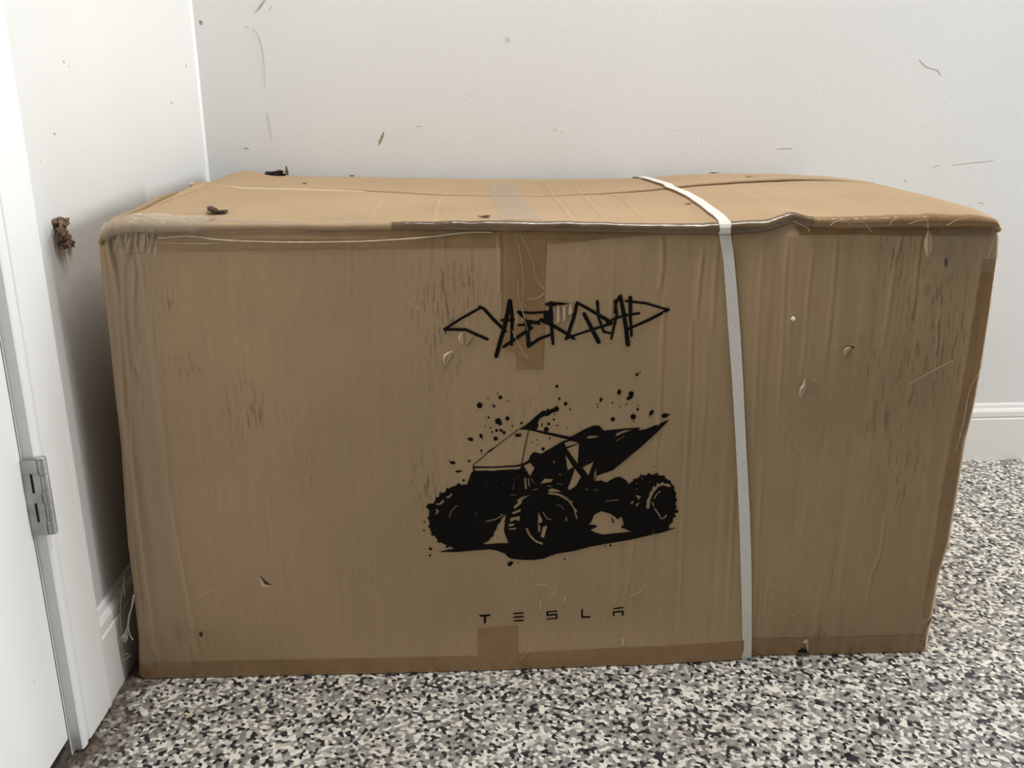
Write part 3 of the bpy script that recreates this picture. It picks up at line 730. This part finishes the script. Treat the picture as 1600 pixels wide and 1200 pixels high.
# quad bike picture, drawn in a 1600x1200 sheet of its own
def cq(u_, v_): return 660+u_/3.8095, 570+v_/3.8095
ink = [
 [(262, 705), (220, 706), (180, 716), (150, 735), (140, 745), (105, 765), (92, 785), (75, 800), (65, 818), (40, 818), (25, 830), (28, 848), (42, 855), (38, 905), (42, 935), (50, 985), (65, 1000), (90, 1035), (120, 1055), (150, 1070), (190, 1085), (300, 1090), (360, 1085), (385, 1045), (412, 1018), (440, 962), (455, 930), (475, 903), (500, 880), (560, 780), (480, 700)],
 [(262, 712), (292, 632), (304, 624), (575, 614), (596, 588), (630, 560), (642, 530), (662, 512), (690, 517), (702, 524), (838, 446), (850, 484), (865, 560), (905, 770), (700, 790), (600, 830), (400, 930), (262, 830)],
 [(298, 590), (308, 597), (420, 597), (560, 590), (600, 578), (634, 560), (650, 570), (604, 592), (575, 598), (540, 603), (310, 608)],
 [(298, 592), (310, 600), (312, 626), (302, 622)],
 [(568, 378), (632, 372), (700, 385), (890, 425), (937, 440), (937, 458), (880, 443), (720, 404), (632, 381)],
 [(568, 378), (600, 360), (640, 330), (660, 310), (690, 285), (712, 268), (736, 265), (742, 250), (752, 262), (790, 246), (812, 252), (806, 270), (770, 280), (745, 298), (720, 298), (695, 315), (682, 342), (690, 346), (680, 378), (640, 380)],
 [(880, 422), (905, 410), (950, 385), (1010, 358), (1048, 355), (1080, 386), (1140, 379), (1293, 367), (1287, 384), (1330, 376), (1468, 320), (1400, 388), (1300, 482), (1130, 622), (1035, 655), (1025, 695), (985, 700), (900, 600), (850, 505), (838, 446), (880, 436)],
 [(838, 446), (850, 488), (940, 452), (930, 600), (1000, 640), (1030, 690), (1080, 690), (1130, 705), (1050, 900), (930, 900), (880, 790), (700, 770), (820, 700)],
 [(1015, 692), (1065, 682), (1088, 697), (1140, 666), (1172, 660), (1210, 682), (1226, 706), (1245, 690), (1260, 680), (1300, 655), (1380, 645), (1430, 658), (1472, 690), (1492, 722), (1505, 770), (1502, 850), (1500, 878), (1485, 922), (1462, 958), (1440, 978), (1300, 1020), (1000, 1060), (920, 900), (930, 740)],
 [(488, 930), (500, 870), (530, 820), (570, 775), (620, 745), (690, 712), (760, 700), (830, 715), (878, 742), (912, 800), (935, 870), (1000, 940), (1300, 985), (1440, 972), (1518, 962), (1430, 992), (1330, 1015), (1240, 1036), (1120, 1056), (1000, 1078), (900, 1104), (800, 1118), (750, 1135), (720, 1148), (660, 1156), (600, 1156), (530, 1148), (508, 1138), (492, 1118), (440, 1098), (400, 1092), (350, 1095), (200, 1108), (90, 1107), (140, 1096), (190, 1085), (300, 1070), (440, 1056), (512, 1054), (498, 1030), (484, 975)],
]
ink += stroke([(300, 590), (360, 540), (400, 500), (430, 482), (500, 430), (570, 378)], 5, cap=False)
ink += [[(385, 517), (405, 497), (435, 478), (430, 486), (405, 507)]]
ink += stroke([(632, 376), (612, 470), (588, 580)], 5, cap=False)
# tread lumps round the tyres
for p in [(150, 735), (110, 762), (88, 790), (34, 835), (42, 905), (46, 955), (62, 1000), (100, 1042), (150, 1072), (215, 708), (395, 1040), (420, 1008), (440, 970), (460, 930)]: ink.append(circle(p[0], p[1], 11, 7))
for p in [(1262, 682), (1300, 658), (1345, 650), (1390, 648), (1430, 662), (1465, 690), (1487, 722), (1498, 760), (1503, 800), (1500, 840), (1510, 866), (1494, 893), (1478, 925), (1455, 960), (1182, 955)]: ink.append(circle(p[0], p[1], 11, 7))
for p in [(492, 930), (505, 870), (535, 818), (580, 770), (640, 735), (700, 712), (760, 704), (820, 712), (870, 738), (905, 790), (928, 850)]: ink.append(circle(p[0], p[1], 11, 7))
# ink splatter
for a in [(340, 234, 14), (463, 187, 9), (426, 239, 6), (450, 328, 15), (462, 342, 9), (505, 312, 10), (440, 383, 7), (467, 383, 7), (485, 396, 8), (435, 431, 10), (405, 366, 4), (372, 358, 3), (350, 502, 5), (352, 516, 3), (278, 566, 6),
          (798, 122, 7), (813, 196, 6), (850, 226, 9), (878, 260, 4), (735, 378, 12), (750, 345, 7), (800, 355, 4), (780, 318, 5), (716, 494, 8), (1130, 318, 10), (1251, 304, 13), (1278, 260, 6), (1282, 240, 3), (1236, 186, 10), (1222, 195, 8),
          (1240, 168, 13), (1128, 220, 4), (1210, 232, 3), (1274, 54, 7), (1292, 43, 3), (48, 1088, 7), (46, 1127, 5), (10, 978, 4), (12, 928, 4), (518, 1180, 10), (530, 1172, 7), (1118, 1070, 5), (1085, 1075, 3), (845, 1150, 4), (393, 306, 5), (535, 357, 4), (588, 340, 6), (447, 163, 3), (508, 210, 3), (858, 372, 3), (796, 248, 7), (245, 680, 6), (414, 392, 4), (1040, 246, 3), (1170, 245, 3), (1373, 600, 3), (700, 1140, 8), (570, 1175, 3), (1040, 230, 3), (785, 290, 3), (757, 430, 4), (880, 510, 5), (680, 440, 3), (655, 455, 3), (685, 470, 3), (1255, 330, 3), (415, 230, 3), (390, 192, 3), (320, 270, 2)]: ink.append(circle(a[0], a[1], a[2]*1.22+.6, 12))
for cx, cy, a, b, r in [(287, 436, 14, 10, .2), (348, 416, 8, 12, -.3), (180, 575, 15, 8, .1), (215, 627, 18, 6, -.1), (1060, 203, 7, 12, .3), (1168, 157, 10, 14, .3), (1360, 280, 10, 16, .6), (1440, 298, 18, 12, -.3), (568, 412, 18, 9, 0), (710, 350, 3, 12, .2)]: ink.append(circle(cx, cy, a*1.15, 14, b*1.15, r))
ink += stroke([(287, 436), (258, 432)], 5, 2) + stroke([(350, 420), (360, 440)], 5, 2) + stroke([(175, 575), (155, 562)], 5, 2) + stroke([(220, 627), (240, 622)], 5, 2) + stroke([(1358, 285), (1345, 308)], 6, 2) + stroke([(1440, 295), (1475, 291)], 6, 4)
holes = [
 [(843, 458), (880, 447), (927, 459), (853, 484)], [(857, 494), (930, 463), (922, 584)], [(849, 530), (897, 604), (862, 622)],
 [(905, 612), (942, 660), (915, 712), (876, 740), (862, 730), (880, 690)], [(950, 606), (1018, 571), (1006, 600), (986, 652)], [(1021, 640), (1035, 612), (1031, 655), (1018, 692)],
 [(600, 594), (640, 576), (665, 608), (640, 656)], [(698, 702), (725, 670), (778, 674), (764, 690)],
 [(972, 430), (990, 418), (1055, 418), (1030, 428), (985, 434)], [(1145, 416), (1155, 400), (1200, 385), (1242, 381), (1180, 405), (1157, 418)],
 [(309, 609), (556, 601), (572, 603), (569, 611), (312, 620)],
 [(355, 1058), (388, 1045), (422, 1012), (448, 950), (480, 906), (490, 932), (484, 985), (512, 1053), (440, 1056)],
 [(988, 946), (1035, 950), (1036, 962), (998, 978), (1030, 995), (1075, 1006), (1120, 1000), (1240, 990), (1195, 968), (1196, 940), (1184, 900), (1155, 908), (1120, 882), (1062, 866), (1020, 888), (1005, 925)],
 [(1330, 850), (1332, 800), (1345, 780), (1350, 750), (1362, 745), (1370, 715), (1385, 722), (1395, 695), (1410, 706), (1425, 690), (1440, 702), (1462, 700), (1478, 716), (1466, 722), (1430, 712), (1400, 724), (1372, 755), (1354, 800), (1348, 850)],
 [(1264, 770), (1300, 776), (1282, 800), (1276, 785)], [(1236, 824), (1242, 808), (1258, 804), (1246, 826)], [(1264, 834), (1270, 822), (1292, 814), (1276, 838)],
 [(688, 868), (714, 920), (700, 940), (700, 985), (688, 992), (686, 950)], [(716, 956), (742, 950), (722, 1026), (702, 1016)], [(851, 902), (860, 902), (859, 926), (850, 924)],
 [(540, 838), (575, 806), (596, 800), (584, 822), (548, 852)], [(530, 872), (585, 850), (582, 866), (560, 876), (540, 882)], [(522, 905), (582, 893), (574, 926), (556, 914), (520, 930)], [(508, 940), (548, 940), (545, 950), (515, 956)],
 [(512, 968), (560, 962), (556, 972), (516, 976)], [(560, 800), (590, 780), (640, 768), (600, 792), (570, 812)],
 [(742, 740), (768, 728), (800, 736), (828, 752), (790, 748), (760, 752)],
 [(78, 818), (104, 814), (122, 795), (132, 804), (108, 826), (84, 826)], [(138, 776), (160, 772), (172, 752), (178, 764), (164, 782), (146, 786)], [(78, 852), (92, 850), (98, 866), (88, 882), (74, 880), (86, 868)],
 [(604, 668), (614, 664), (622, 730), (610, 734)], [(625, 672), (631, 664), (640, 716), (632, 720)], [(1285, 374), (1302, 372), (1292, 386)],
 [(728, 905), (738, 908), (736, 912)], [(776, 565), (784, 562), (786, 578), (778, 580)], [(812, 645), (822, 640), (820, 655)], [(968, 735), (978, 732), (980, 742), (970, 742)], [(1016, 735), (1045, 738), (1040, 742), (1018, 740)],
]
for pts, wd in [([(1375, 792), (1392, 765), (1415, 746)], 8), ([(1378, 846), (1400, 880), (1415, 902)], 9), ([(1412, 914), (1436, 906), (1452, 888)], 9), ([(1362, 812), (1372, 822), (1370, 838)], 8),
                ([(618, 966), (638, 1010), (672, 1044), (714, 1060)], 13), ([(745, 757), (810, 768), (868, 802), (902, 850), (918, 912)], 9), ([(742, 755), (800, 758), (870, 790)], 5), ([(716, 868), (738, 908), (766, 914)], 6),
                ([(160, 902), (172, 862), (206, 830)], 5), ([(376, 926), (436, 912), (472, 892)], 7), ([(465, 880), (480, 890)], 6), ([(1090, 806), (1166, 798)], 5), ([(1150, 446), (1200, 420)], 4), ([(796, 824), (822, 834), (840, 852)], 4),
                ([(524, 766), (560, 767)], 4), ([(536, 735), (546, 700)], 4), ([(645, 670), (668, 700)], 4), ([(878, 800), (892, 816)], 8), ([(905, 850), (918, 868)], 8), ([(740, 712), (772, 718)], 5), ([(800, 700), (830, 706)], 4), ([(655, 738), (688, 730)], 5), ([(480, 712), (484, 704)], 5)]:
    holes += stroke(pts, wd, cap=False)
for a in [(1300, 664, 4), (1306, 676, 4), (1272, 700, 3), (1275, 734, 4), (1350, 690, 4), (380, 700, 3), (318, 880, 4), (322, 868, 3), (264, 860, 2), (200, 880, 2), (545, 676, 3), (975, 568, 3)]: holes.append(circle(*a, 8))
picture = print_mesh('printed_picture', ink, holes, cq, 'black printed quad bike picture with ink splatter', cell=.003, off=.0008)
# islands of ink standing inside the bare patches
for isl in ([circle(700, 942, 9)], [circle(1135, 930, 4), [(1120, 905), (1128, 905), (1140, 936), (1134, 940)]], [circle(1160, 905, 9)], [circle(1192, 960, 10)], stroke([(600, 590), (640, 574)], 3)):
    print_mesh('ink_spot', isl, [], cq, None, off=.0008, parent=picture)
# scrawled title
def cl(u_, v_): return 670+u_/4., 440+v_/4.
S = []
for pts, a, b in [([(365, 355), (300, 328), (230, 296), (98, 294)], 16, 15), ([(98, 294), (200, 228), (325, 158)], 14, 14), ([(318, 155), (345, 168), (400, 230), (478, 305)], 17, 18), ([(505, 118), (492, 190), (470, 290), (450, 350), (420, 460)], 24, 22),
    ([(508, 118), (520, 220), (516, 388)], 22, 16), ([(455, 236), (530, 236)], 16, 16), ([(466, 402), (540, 352), (636, 286)], 16, 20), ([(556, 186), (640, 192), (752, 184)], 14, 14), ([(562, 186), (592, 226), (612, 250)], 18, 14),
    ([(560, 268), (622, 262), (712, 236), (752, 228)], 12, 12), ([(612, 268), (618, 330), (622, 396)], 20, 24), ([(622, 396), (690, 352), (765, 324)], 20, 14), ([(640, 284), (600, 262)], 20, 20), ([(735, 140), (764, 128), (786, 140)], 18, 18),
    ([(762, 135), (762, 240), (774, 384)], 24, 16), ([(770, 134), (820, 134), (882, 142)], 16, 12), ([(700, 235), (770, 268), (900, 346)], 22, 16), ([(925, 128), (900, 230), (858, 352)], 18, 18), ([(852, 352), (880, 342), (906, 352)], 14, 14),
    ([(925, 128), (1020, 182), (1138, 252)], 14, 20), ([(1138, 258), (1060, 282), (875, 342)], 16, 12), ([(968, 198), (1010, 280), (1058, 372)], 20, 24), ([(1050, 120), (1058, 220), (1090, 310), (1146, 320)], 16, 12), ([(1160, 118), (1172, 200), (1152, 290), (1138, 352)], 16, 12),
    ([(1192, 88), (1166, 130), (1160, 190)], 18, 14), ([(1194, 88), (1212, 180), (1230, 290), (1240, 388)], 20, 24), ([(1142, 234), (1220, 208), (1310, 194)], 14, 14), ([(1256, 98), (1256, 220), (1264, 336)], 22, 12), ([(1230, 118), (1350, 132), (1492, 172)], 14, 12), ([(1492, 172), (1380, 232), (1242, 292)], 18, 14)]:
    S += stroke(pts, a*1.16, b*1.16)
S += [[(600, 232), (640, 236), (690, 244), (700, 266), (655, 262), (610, 256)], [(1120, 235), (1142, 246), (1138, 266), (1095, 252), (1110, 245)], [(98, 280), (120, 276), (112, 300), (104, 328), (100, 300)], [(715, 180), (760, 176), (758, 250), (715, 250)]]
torn_zone = [(772, 152), (912, 130), (902, 190), (842, 244), (790, 264), (778, 200)]
print_mesh('printed_title', S, [torn_zone, [(545, 190), (570, 212), (600, 236), (560, 250), (530, 262), (536, 226)]], cl, 'black scrawled graffiti-style title lettering', cell=.004, off=.0014)
# wide-set lettering near the bottom
def ct(u_, v_): return 720+u_/5.333, 900+v_/5.333
LET = [[(148, 316), (250, 310), (240, 326), (212, 329), (208, 385), (192, 386), (191, 331), (164, 332)],
       [(434, 300), (528, 293), (520, 306), (442, 311)], [(432, 331), (528, 324), (520, 337), (442, 342)], [(434, 362), (528, 354), (519, 368), (442, 372)],
       [(712, 288), (803, 282), (803, 293), (727, 298), (727, 312), (804, 308), (804, 352), (712, 358), (714, 349), (790, 343), (790, 323), (712, 328)],
       [(1003, 272), (1016, 270), (1016, 331), (1086, 330), (1074, 342), (1003, 346)],
       [(1266, 262), (1355, 252), (1348, 265), (1272, 272)], [(1264, 291), (1355, 283), (1355, 325), (1341, 328), (1341, 297), (1279, 302), (1279, 329), (1264, 331)]]
for glyph in (LET[:1], LET[1:4], LET[4:5], LET[5:6], LET[6:8]):
    print_mesh('printed_letter', glyph, [], ct, 'black wide-set printed letter', cell=.01)

# ---- tears, holes, curls of paper, loose fibres (parts of the box)
def patch(name, poly_px, material, off, ridge=0., label=None, cell=.0012):
    poly = fpl(poly_px); A = np.array(poly); V = list(poly); Ed = [(i, (i+1) % len(poly)) for i in range(len(poly))]
    lo, hi = A.min(0), A.max(0)
    for gx in np.arange(lo[0], hi[0], cell):
        for gz in np.arange(lo[1], hi[1], cell*3): V.append((gx, gz))
    r = delaunay_2d_cdt([Vector(p) for p in V], Ed, [], 0, 1e-6)
    P = np.array([tuple(p) for p in r[0]]); T = np.array(list(r[2])); T = T[inside(P[T].mean(1), poly)]
    d = off+ridge*np.sin(P[:, 0]*2*np.pi/.0082+P[:, 1]*8)
    W3 = np.stack([P[:, 0], FY(P[:, 0], P[:, 1])-d, P[:, 1]], -1)
    a, b, c = W3[T[:, 0]], W3[T[:, 1]], W3[T[:, 2]]; fl = np.cross(b-a, c-a)[:, 1] > 0; T[fl] = T[fl][:, ::-1]
    o = mesh(name, W3, T, material, box, True)
    if label: o['label'] = label
    return o
patch('torn_patch', [cl(*p) for p in torn_zone], M_torn, .0006, .0022, 'torn patch showing the pale corrugation')
patch('torn_patch', [cl(*p) for p in [(545, 190), (570, 212), (600, 236), (560, 250), (530, 262), (536, 226)]], M_card, .0010, .0004)
def curl(name, pts_px, width, lift, material=M_torn, turn=1.):
    """a strip of peeled paper: root on the face, free edge lifted"""
    P = np.array(smooth_path([(*fp(*p), 0) for p in pts_px], 5))[:, :2]; n = len(P); nr = 7
    G = np.zeros((nr, n, 3))
    for i in range(n):
        t = P[min(i+1, n-1)]-P[max(i-1, 0)]; t /= np.linalg.norm(t); s = np.array([t[1], -t[0]])*turn
        k = math.sin(math.pi*(i+.4)/(n-.2))**.7
        for j in range(nr):
            g = j/(nr-1)*2.4; off = width*k*math.sin(g)*.7; up_ = lift*k*(1-math.cos(g))/2
            q = P[i]+s*off; G[j, i] = (q[0], float(FY(q[0], q[1]))-.0007-up_, q[1])
    V, F = grid(G, .0004); return mesh(name, V, F, material, box, True)
curl('paper_curl', [(1452, 359), (1456, 372), (1456, 388), (1450, 402)], .019, .007, M_edge)
curl('paper_curl', [(708, 548), (704, 558), (697, 570)], .015, .007, M_edge)
curl('paper_curl', [(723, 518), (724, 528), (724, 537)], .010, .005, M_edge)
curl('paper_curl', [(1330, 543), (1325, 549), (1319, 557)], .011, .005, M_torn)
curl('paper_curl', [(1257, 592), (1259, 602), (1255, 612), (1251, 621)], .014, .007, M_torn)
curl('paper_curl', [(1266, 587), (1275, 594), (1276, 602)], .004, .002, M_card)
curl('paper_curl', [(1255, 1006), (1262, 1000), (1266, 1012), (1264, 1022)], .008, .006)
curl('paper_curl', [(1461, 966), (1454, 986), (1448, 1012)], .010, .004, M_torn)
curl('paper_curl', [(1452, 975), (1447, 995), (1440, 1012)], .006, .003, M_card)
curl('paper_curl', [(973, 993), (974, 1000), (973, 1007)], .005, .003, M_edge)
curl('paper_curl', [(740, 524), (735, 534), (728, 542)], .006, .003, M_card)
curl('paper_curl', [(844, 936), (846, 945), (844, 953)], .004, .002, M_edge)
curl('paper_curl', [(883, 930), (884, 940)], .004, .002, M_edge)
patch('torn_hole', [(1475, 404), (1480, 403), (1479, 415), (1475, 417)], M_dark, .0008)
patch('torn_hole', [(1249, 1019), (1256, 1014), (1262, 1018), (1266, 1023), (1246, 1023)], M_dark, .0012)
patch('torn_hole', [(406, 898), (414, 906), (425, 914), (414, 912)], M_leaf, .0008)
patch('torn_hole', circle(314.5, 990.5, 3.4, 9, 4.4), M_leaf, .0009)
patch('torn_patch', [(307, 990), (312, 984), (322, 988), (323, 995), (316, 1000), (309, 997)], M_card, .0006)
patch('torn_hole', [(1324, 541), (1334, 541), (1336, 543), (1326, 544), (1321, 553), (1318, 552)], M_leaf, .0007)
patch('torn_patch', [(406, 901), (414, 909), (424, 914), (416, 917), (408, 916)], M_torn, .0005)
# foam bead stuck on the face
def blob(cx, cy, cz, rx, ry, rz, seed, jag=.25, nl=8, nb=12):
    r = np.random.RandomState(seed); V = []
    for i in range(nl+1):
        th = math.pi*i/nl
        for j in range(nb):
            ph = 2*math.pi*j/nb; k = 1+jag*(r.rand()*2-1) if 0 < i < nl else 1
            V.append((cx+rx*k*math.sin(th)*math.cos(ph), cy+ry*k*math.sin(th)*math.sin(ph), cz+rz*k*math.cos(th)))
    F = [(i*nb+j, i*nb+(j+1) % nb, (i+1)*nb+(j+1) % nb, (i+1)*nb+j) for i in range(nl) for j in range(nb)]
    return V, [tuple(reversed(f)) for f in F]
bx, bz = fp(1237, 497); mesh('foam_speck', *blob(bx, float(FY(bx, bz))-.003, bz, .003, .004, .0032, 5), M_strap, box, True)
def fibre(pts_px, rad=.00035, lift=.0012):
    P = smooth_path([(*fp(*p), 0) for p in pts_px], 5); W3 = []
    for i, p in enumerate(P):
        W3.append((p[0], float(FY(p[0], p[1]))-.0012-lift*math.sin(math.pi*i/(len(P)-1)), p[1]))
    mesh('loose_fibre', *tube(W3, rad, 4), M_fibre, box)
for f in [[(806, 365), (810, 378), (812, 395), (816, 420), (818, 445), (815, 470), (820, 500)], [(812, 364), (821, 382), (830, 402), (838, 430), (846, 445), (851, 453)], [(833, 420), (838, 438), (848, 450)],
          [(809, 440), (810, 462), (817, 490), (824, 515)], [(823, 467), (840, 464), (851, 457)], [(783, 455), (782, 475), (780, 492)], [(800, 515), (812, 540), (825, 560)], [(640, 470), (646, 477), (658, 480)], [(301, 941), (315, 930), (332, 921), (337, 920)],
          [(1538, 565), (1517, 600), (1508, 630), (1499, 680), (1492, 705)], [(1510, 627), (1506, 655), (1498, 680)], [(1505, 680), (1501, 715), (1495, 750)], [(1217, 650), (1225, 668), (1240, 685), (1252, 712), (1262, 732)], [(1420, 600), (1450, 582), (1490, 562)],
          [(857, 936), (862, 930), (868, 918)], [(836, 911), (853, 912)], [(983, 932), (1000, 922), (1006, 916)], [(817, 1024), (822, 1016), (830, 1008)], [(815, 1028), (818, 1010), (819, 995)], [(1525, 380), (1532, 392), (1541, 404)], [(1541, 404), (1548, 385), (1552, 372)], [(1310, 921), (1316, 925), (1318, 932)], [(1237, 962), (1241, 958)]]:
    fibre(f)
# frayed tape along the top edge
for f in [[(1298, 352), (1306, 346), (1320, 345), (1330, 352)], [(1390, 352), (1396, 344), (1410, 338)], [(1420, 350), (1435, 345), (1450, 343)], [(1449, 342), (1450, 348), (1450, 356)], [(1480, 352), (1500, 342), (1530, 338)], [(1240, 346), (1262, 356), (1264, 362)], [(1340, 345), (1352, 350), (1362, 362)]]:
    P = smooth_path([on_plane(px, py, 1, Y0-.0135) for px, py in f], 5); mesh('loose_fibre', *tube(P, .0005, 4), M_fibre, box)
# slack strip of film hanging under the top edge
def ribbon(name, pts_px, wd, mt, lift):
    P = smooth_path([(*fp(*p), 0) for p in pts_px], 8); G = np.zeros((3, len(P), 3))
    for i, p in enumerate(P):
        for j in range(3):
            z_ = p[1]+(j-1)*wd/2; G[j, i] = (p[0], float(FY(p[0], z_))-lift-(.001 if j == 1 else 0), z_)
    V, F = grid(G, .0003); mesh(name, V, F, mt, box, True)
ribbon('film_edge', [(246, 372), (300, 369), (340, 374), (400, 377), (470, 378), (560, 377), (620, 374), (680, 369), (730, 363), (770, 363)], .0022, M_fibre, .0022)
ribbon('film_edge', [(240, 378), (290, 380), (330, 380), (362, 377)], .0012, M_fibre, .0020)
# slack strapping lying along the lid, sticking out at the crushed corners
cr = []
for k in range(5):
    x_, z_ = fp(172+14*k+rng.uniform(-4, 4), 352+rng.uniform(0, 10)); x2, z2 = fp(174+14*k+rng.uniform(-6, 6), 378+rng.uniform(0, 18))
    cr.append((x_, z_, x2, z2))
for x_, z_, x2, z2 in cr:
    P = smooth_path([(x_, float(FY(x_, z_))-.0035, z_), ((x_+x2)/2+.002, float(FY((x_+x2)/2, (z_+z2)/2))-.0032, (z_+z2)/2), (x2, float(FY(x2, z2))-.0018, z2)], 5)
    mesh('tape_wrinkle', *tube(P, [.0002]+[.0006]*(len(P)-2)+[.0002], 5), M_fibre, box, True)


# ================================================================== SMALL LOOSE THINGS
def leaf_scrap(name, loc, size, seed, material, label, cat, tilt=(0, 0, 0), group=None, n=14, curlk=.5):
    r = np.random.RandomState(seed); V = []; m = 5
    for j in range(m+1):
        for i in range(n):
            g = 2*math.pi*i/n; rad = (j/m)*(.55+.45*abs(math.sin(1.5*g+seed))+.25*(r.rand()-.5)*(j == m))
            a, b = rad*math.cos(g)*size[0], rad*math.sin(g)*size[1]
            V.append((a, b, size[2]*(curlk*(a/size[0])**2+.5*(b/size[1])**2+.25*(r.rand()-.5)*(j > 0))))
    F = [(j*n+i, j*n+(i+1) % n, (j+1)*n+(i+1) % n, (j+1)*n+i) for j in range(m) for i in range(n)]
    k = len(V); V2 = [(a, b, c-size[2]*.12-.0003) for a, b, c in V]
    F += [tuple(q+k for q in reversed(f)) for f in F]
    F += [(m*n+(i+1) % n, m*n+i, m*n+i+k, m*n+(i+1) % n+k) for i in range(n)]
    A = np.array(V+V2); zmin = None
    R = np.array(Matrix.Rotation(tilt[2], 3, 'Z') @ Matrix.Rotation(tilt[1], 3, 'Y') @ Matrix.Rotation(tilt[0], 3, 'X')); A = A@R.T
    A[:, 2] -= A[:, 2].min()
    o = mesh(name, A+np.array(loc), F, material, None, False, loc=loc)
    return prop(o, label, cat, group)
def on_lid(px, py):
    z = .685
    for _ in range(4):
        p = on_plane(px, py, 2, z); z = top_z(p[0], min(p[1], YB))
    return float(p[0]), float(min(p[1], YB-.004)), z+.0006
p = on_lid(337, 333); leaf_scrap('dead_leaf', p, (.016, .022, .007), 5, M_leaf, 'crumpled dark brown dead leaf lying on the box lid near its front edge', 'leaf', (0, .2, .3))
p = on_plane(432, 273, 1, -.045); p = (p[0], -.05, top_z(p[0], -.05)+.0006); prop(mesh('dead_leaf', *blob(p[0], p[1], p[2]+.003, .019, .008, .006, 8, .5, 7, 11), M_black, None, False, loc=p), 'crumpled black dead leaf on the rear edge of the box lid', 'leaf')
p = on_plane(448, 273, 1, -.045); p = (p[0], -.045, top_z(p[0], -.045)+.0006); leaf_scrap('leaf_scrap', p, (.004, .011, .003), 12, M_leafb, 'tiny upright brown leaf scrap beside the black leaf on the lid', 'leaf', (1.45, 0, .3))
p = on_plane(550, 276, 1, -.045); p = (p[0], -.045, top_z(p[0], -.045)+.0006); leaf_scrap('leaf_scrap', p, (.006, .005, .004), 15, M_leafb, 'brown crumb on the lid edge between black leaf and clear tape', 'leaf')
p = on_lid(476, 288); leaf_scrap('dirt_crumb', p, (.004, .006, .003), 16, M_leaf, 'dark dirt crumb lying on the rear lid flap close to the black leaf', 'dirt')
p = on_lid(1128, 272); p = (p[0], -.05, top_z(p[0], -.05)+.0006); leaf_scrap('cardboard_chip', p, (.014, .005, .003), 17, M_leafb, 'flat brown flake on the rear edge of the lid past the white strap', 'flake')
p = on_lid(1170, 277); leaf_scrap('cardboard_chip', p, (.009, .006, .002), 18, M_card, 'small tan cardboard chip lying on the raised rear flap of the lid', 'flake')
p = on_lid(758, 346); p = (p[0], -.765, top_z(p[0], -.765)+.0006); leaf_scrap('dirt_crumb', p, (.010, .006, .003), 19, M_leafb, 'brown grit on the front edge of the lid beside the clear tape', 'dirt')
p = on_lid(1075, 319); leaf_scrap('cardboard_chip', p, (.006, .005, .002), 20, M_card, 'small tan chip on the front lid flap close beside the white strap', 'flake')
p = on_plane(298, 1117, 2, 0); leaf_scrap('wood_chip', (p[0], p[1], .0003), (.004, .011, .003), 21, M_fibre, 'tan wood chip lying on the speckled floor in front of the box', 'chip')
# twiggy debris hanging in cobweb on the left wall
cl_root = on_plane(100, 366, 0, .004)
def clump():
    V, F = [], []
    for k, (px, py, s) in enumerate([(91, 347, .010), (97, 349, .012), (103, 347, .008), (93, 354, .009), (95, 361, .010), (99, 367, .012), (104, 372, .011), (101, 379, .010), (108, 376, .010), (112, 381, .007), (99, 384, .007), (105, 381, .009)]):
        q = on_plane(px, py, 0, .004+.003*(k % 3)); v, f = blob(q[0], q[1], q[2], .0045, s*1.0, s*.6, 40+k, .55, 6, 9); V, F = join((V, F), (v, f))
    return V, F
V, F = clump(); o = mesh('debris_clump', V, F, M_leafb, None, False, loc=tuple(cl_root)); prop(o, 'ragged brown clump of dried debris stuck to the white wall beside the box corner', 'debris')
P = smooth_path([on_plane(px, py, 0, .003) for px, py in [(90, 345), (89, 360), (88, 375), (90, 398)]], 5)
mesh('web_strand', *tube(P, .0004, 4), M_web, o)
p = on_plane(112, 386, 0, .0015); leaf_scrap('dirt_crumb', tuple(p), (.003, .005, .002), 25, M_leafb, 'tiny brown speck on the white wall below the debris clump', 'dirt', (0, 1.57, 0))
# cobweb between the box's lower left edge and the baseboard
wb = empty('cobweb', (.02, -.79, .06)); prop(wb, 'dusty cobweb strung between the lower box edge and the baseboard', 'cobweb')
def strand(px, yy, rad):
    P = smooth_path([on_plane(a, b, 1, yy) for a, b in px], 5); mesh('web_strand', *tube(P, rad, 4), M_web, wb)
strand([(209, 930), (206, 948), (202, 962), (200, 978)], -.80, .0016)
strand([(200, 978), (196, 988), (190, 996), (188, 1002)], -.80, .0013)
strand([(200, 978), (203, 992), (208, 1000)], -.80, .0009); strand([(198, 984), (199, 996), (196, 1004)], -.80, .0014); strand([(194, 994), (192, 1004)], -.80, .0012)
strand([(188, 1035), (195, 1031), (204, 1024)], -.80, .0007); strand([(190, 1030), (196, 1022), (201, 1022)], -.80, .0005); strand([(194, 900), (193, 918), (195, 930)], -.80, .0004); strand([(190, 925), (188, 960), (190, 990)], -.80, .0004)
mesh('web_knot', *blob(*on_plane(196, 995, 1, -.80), .004, .003, .006, 77, .5), M_web, wb)
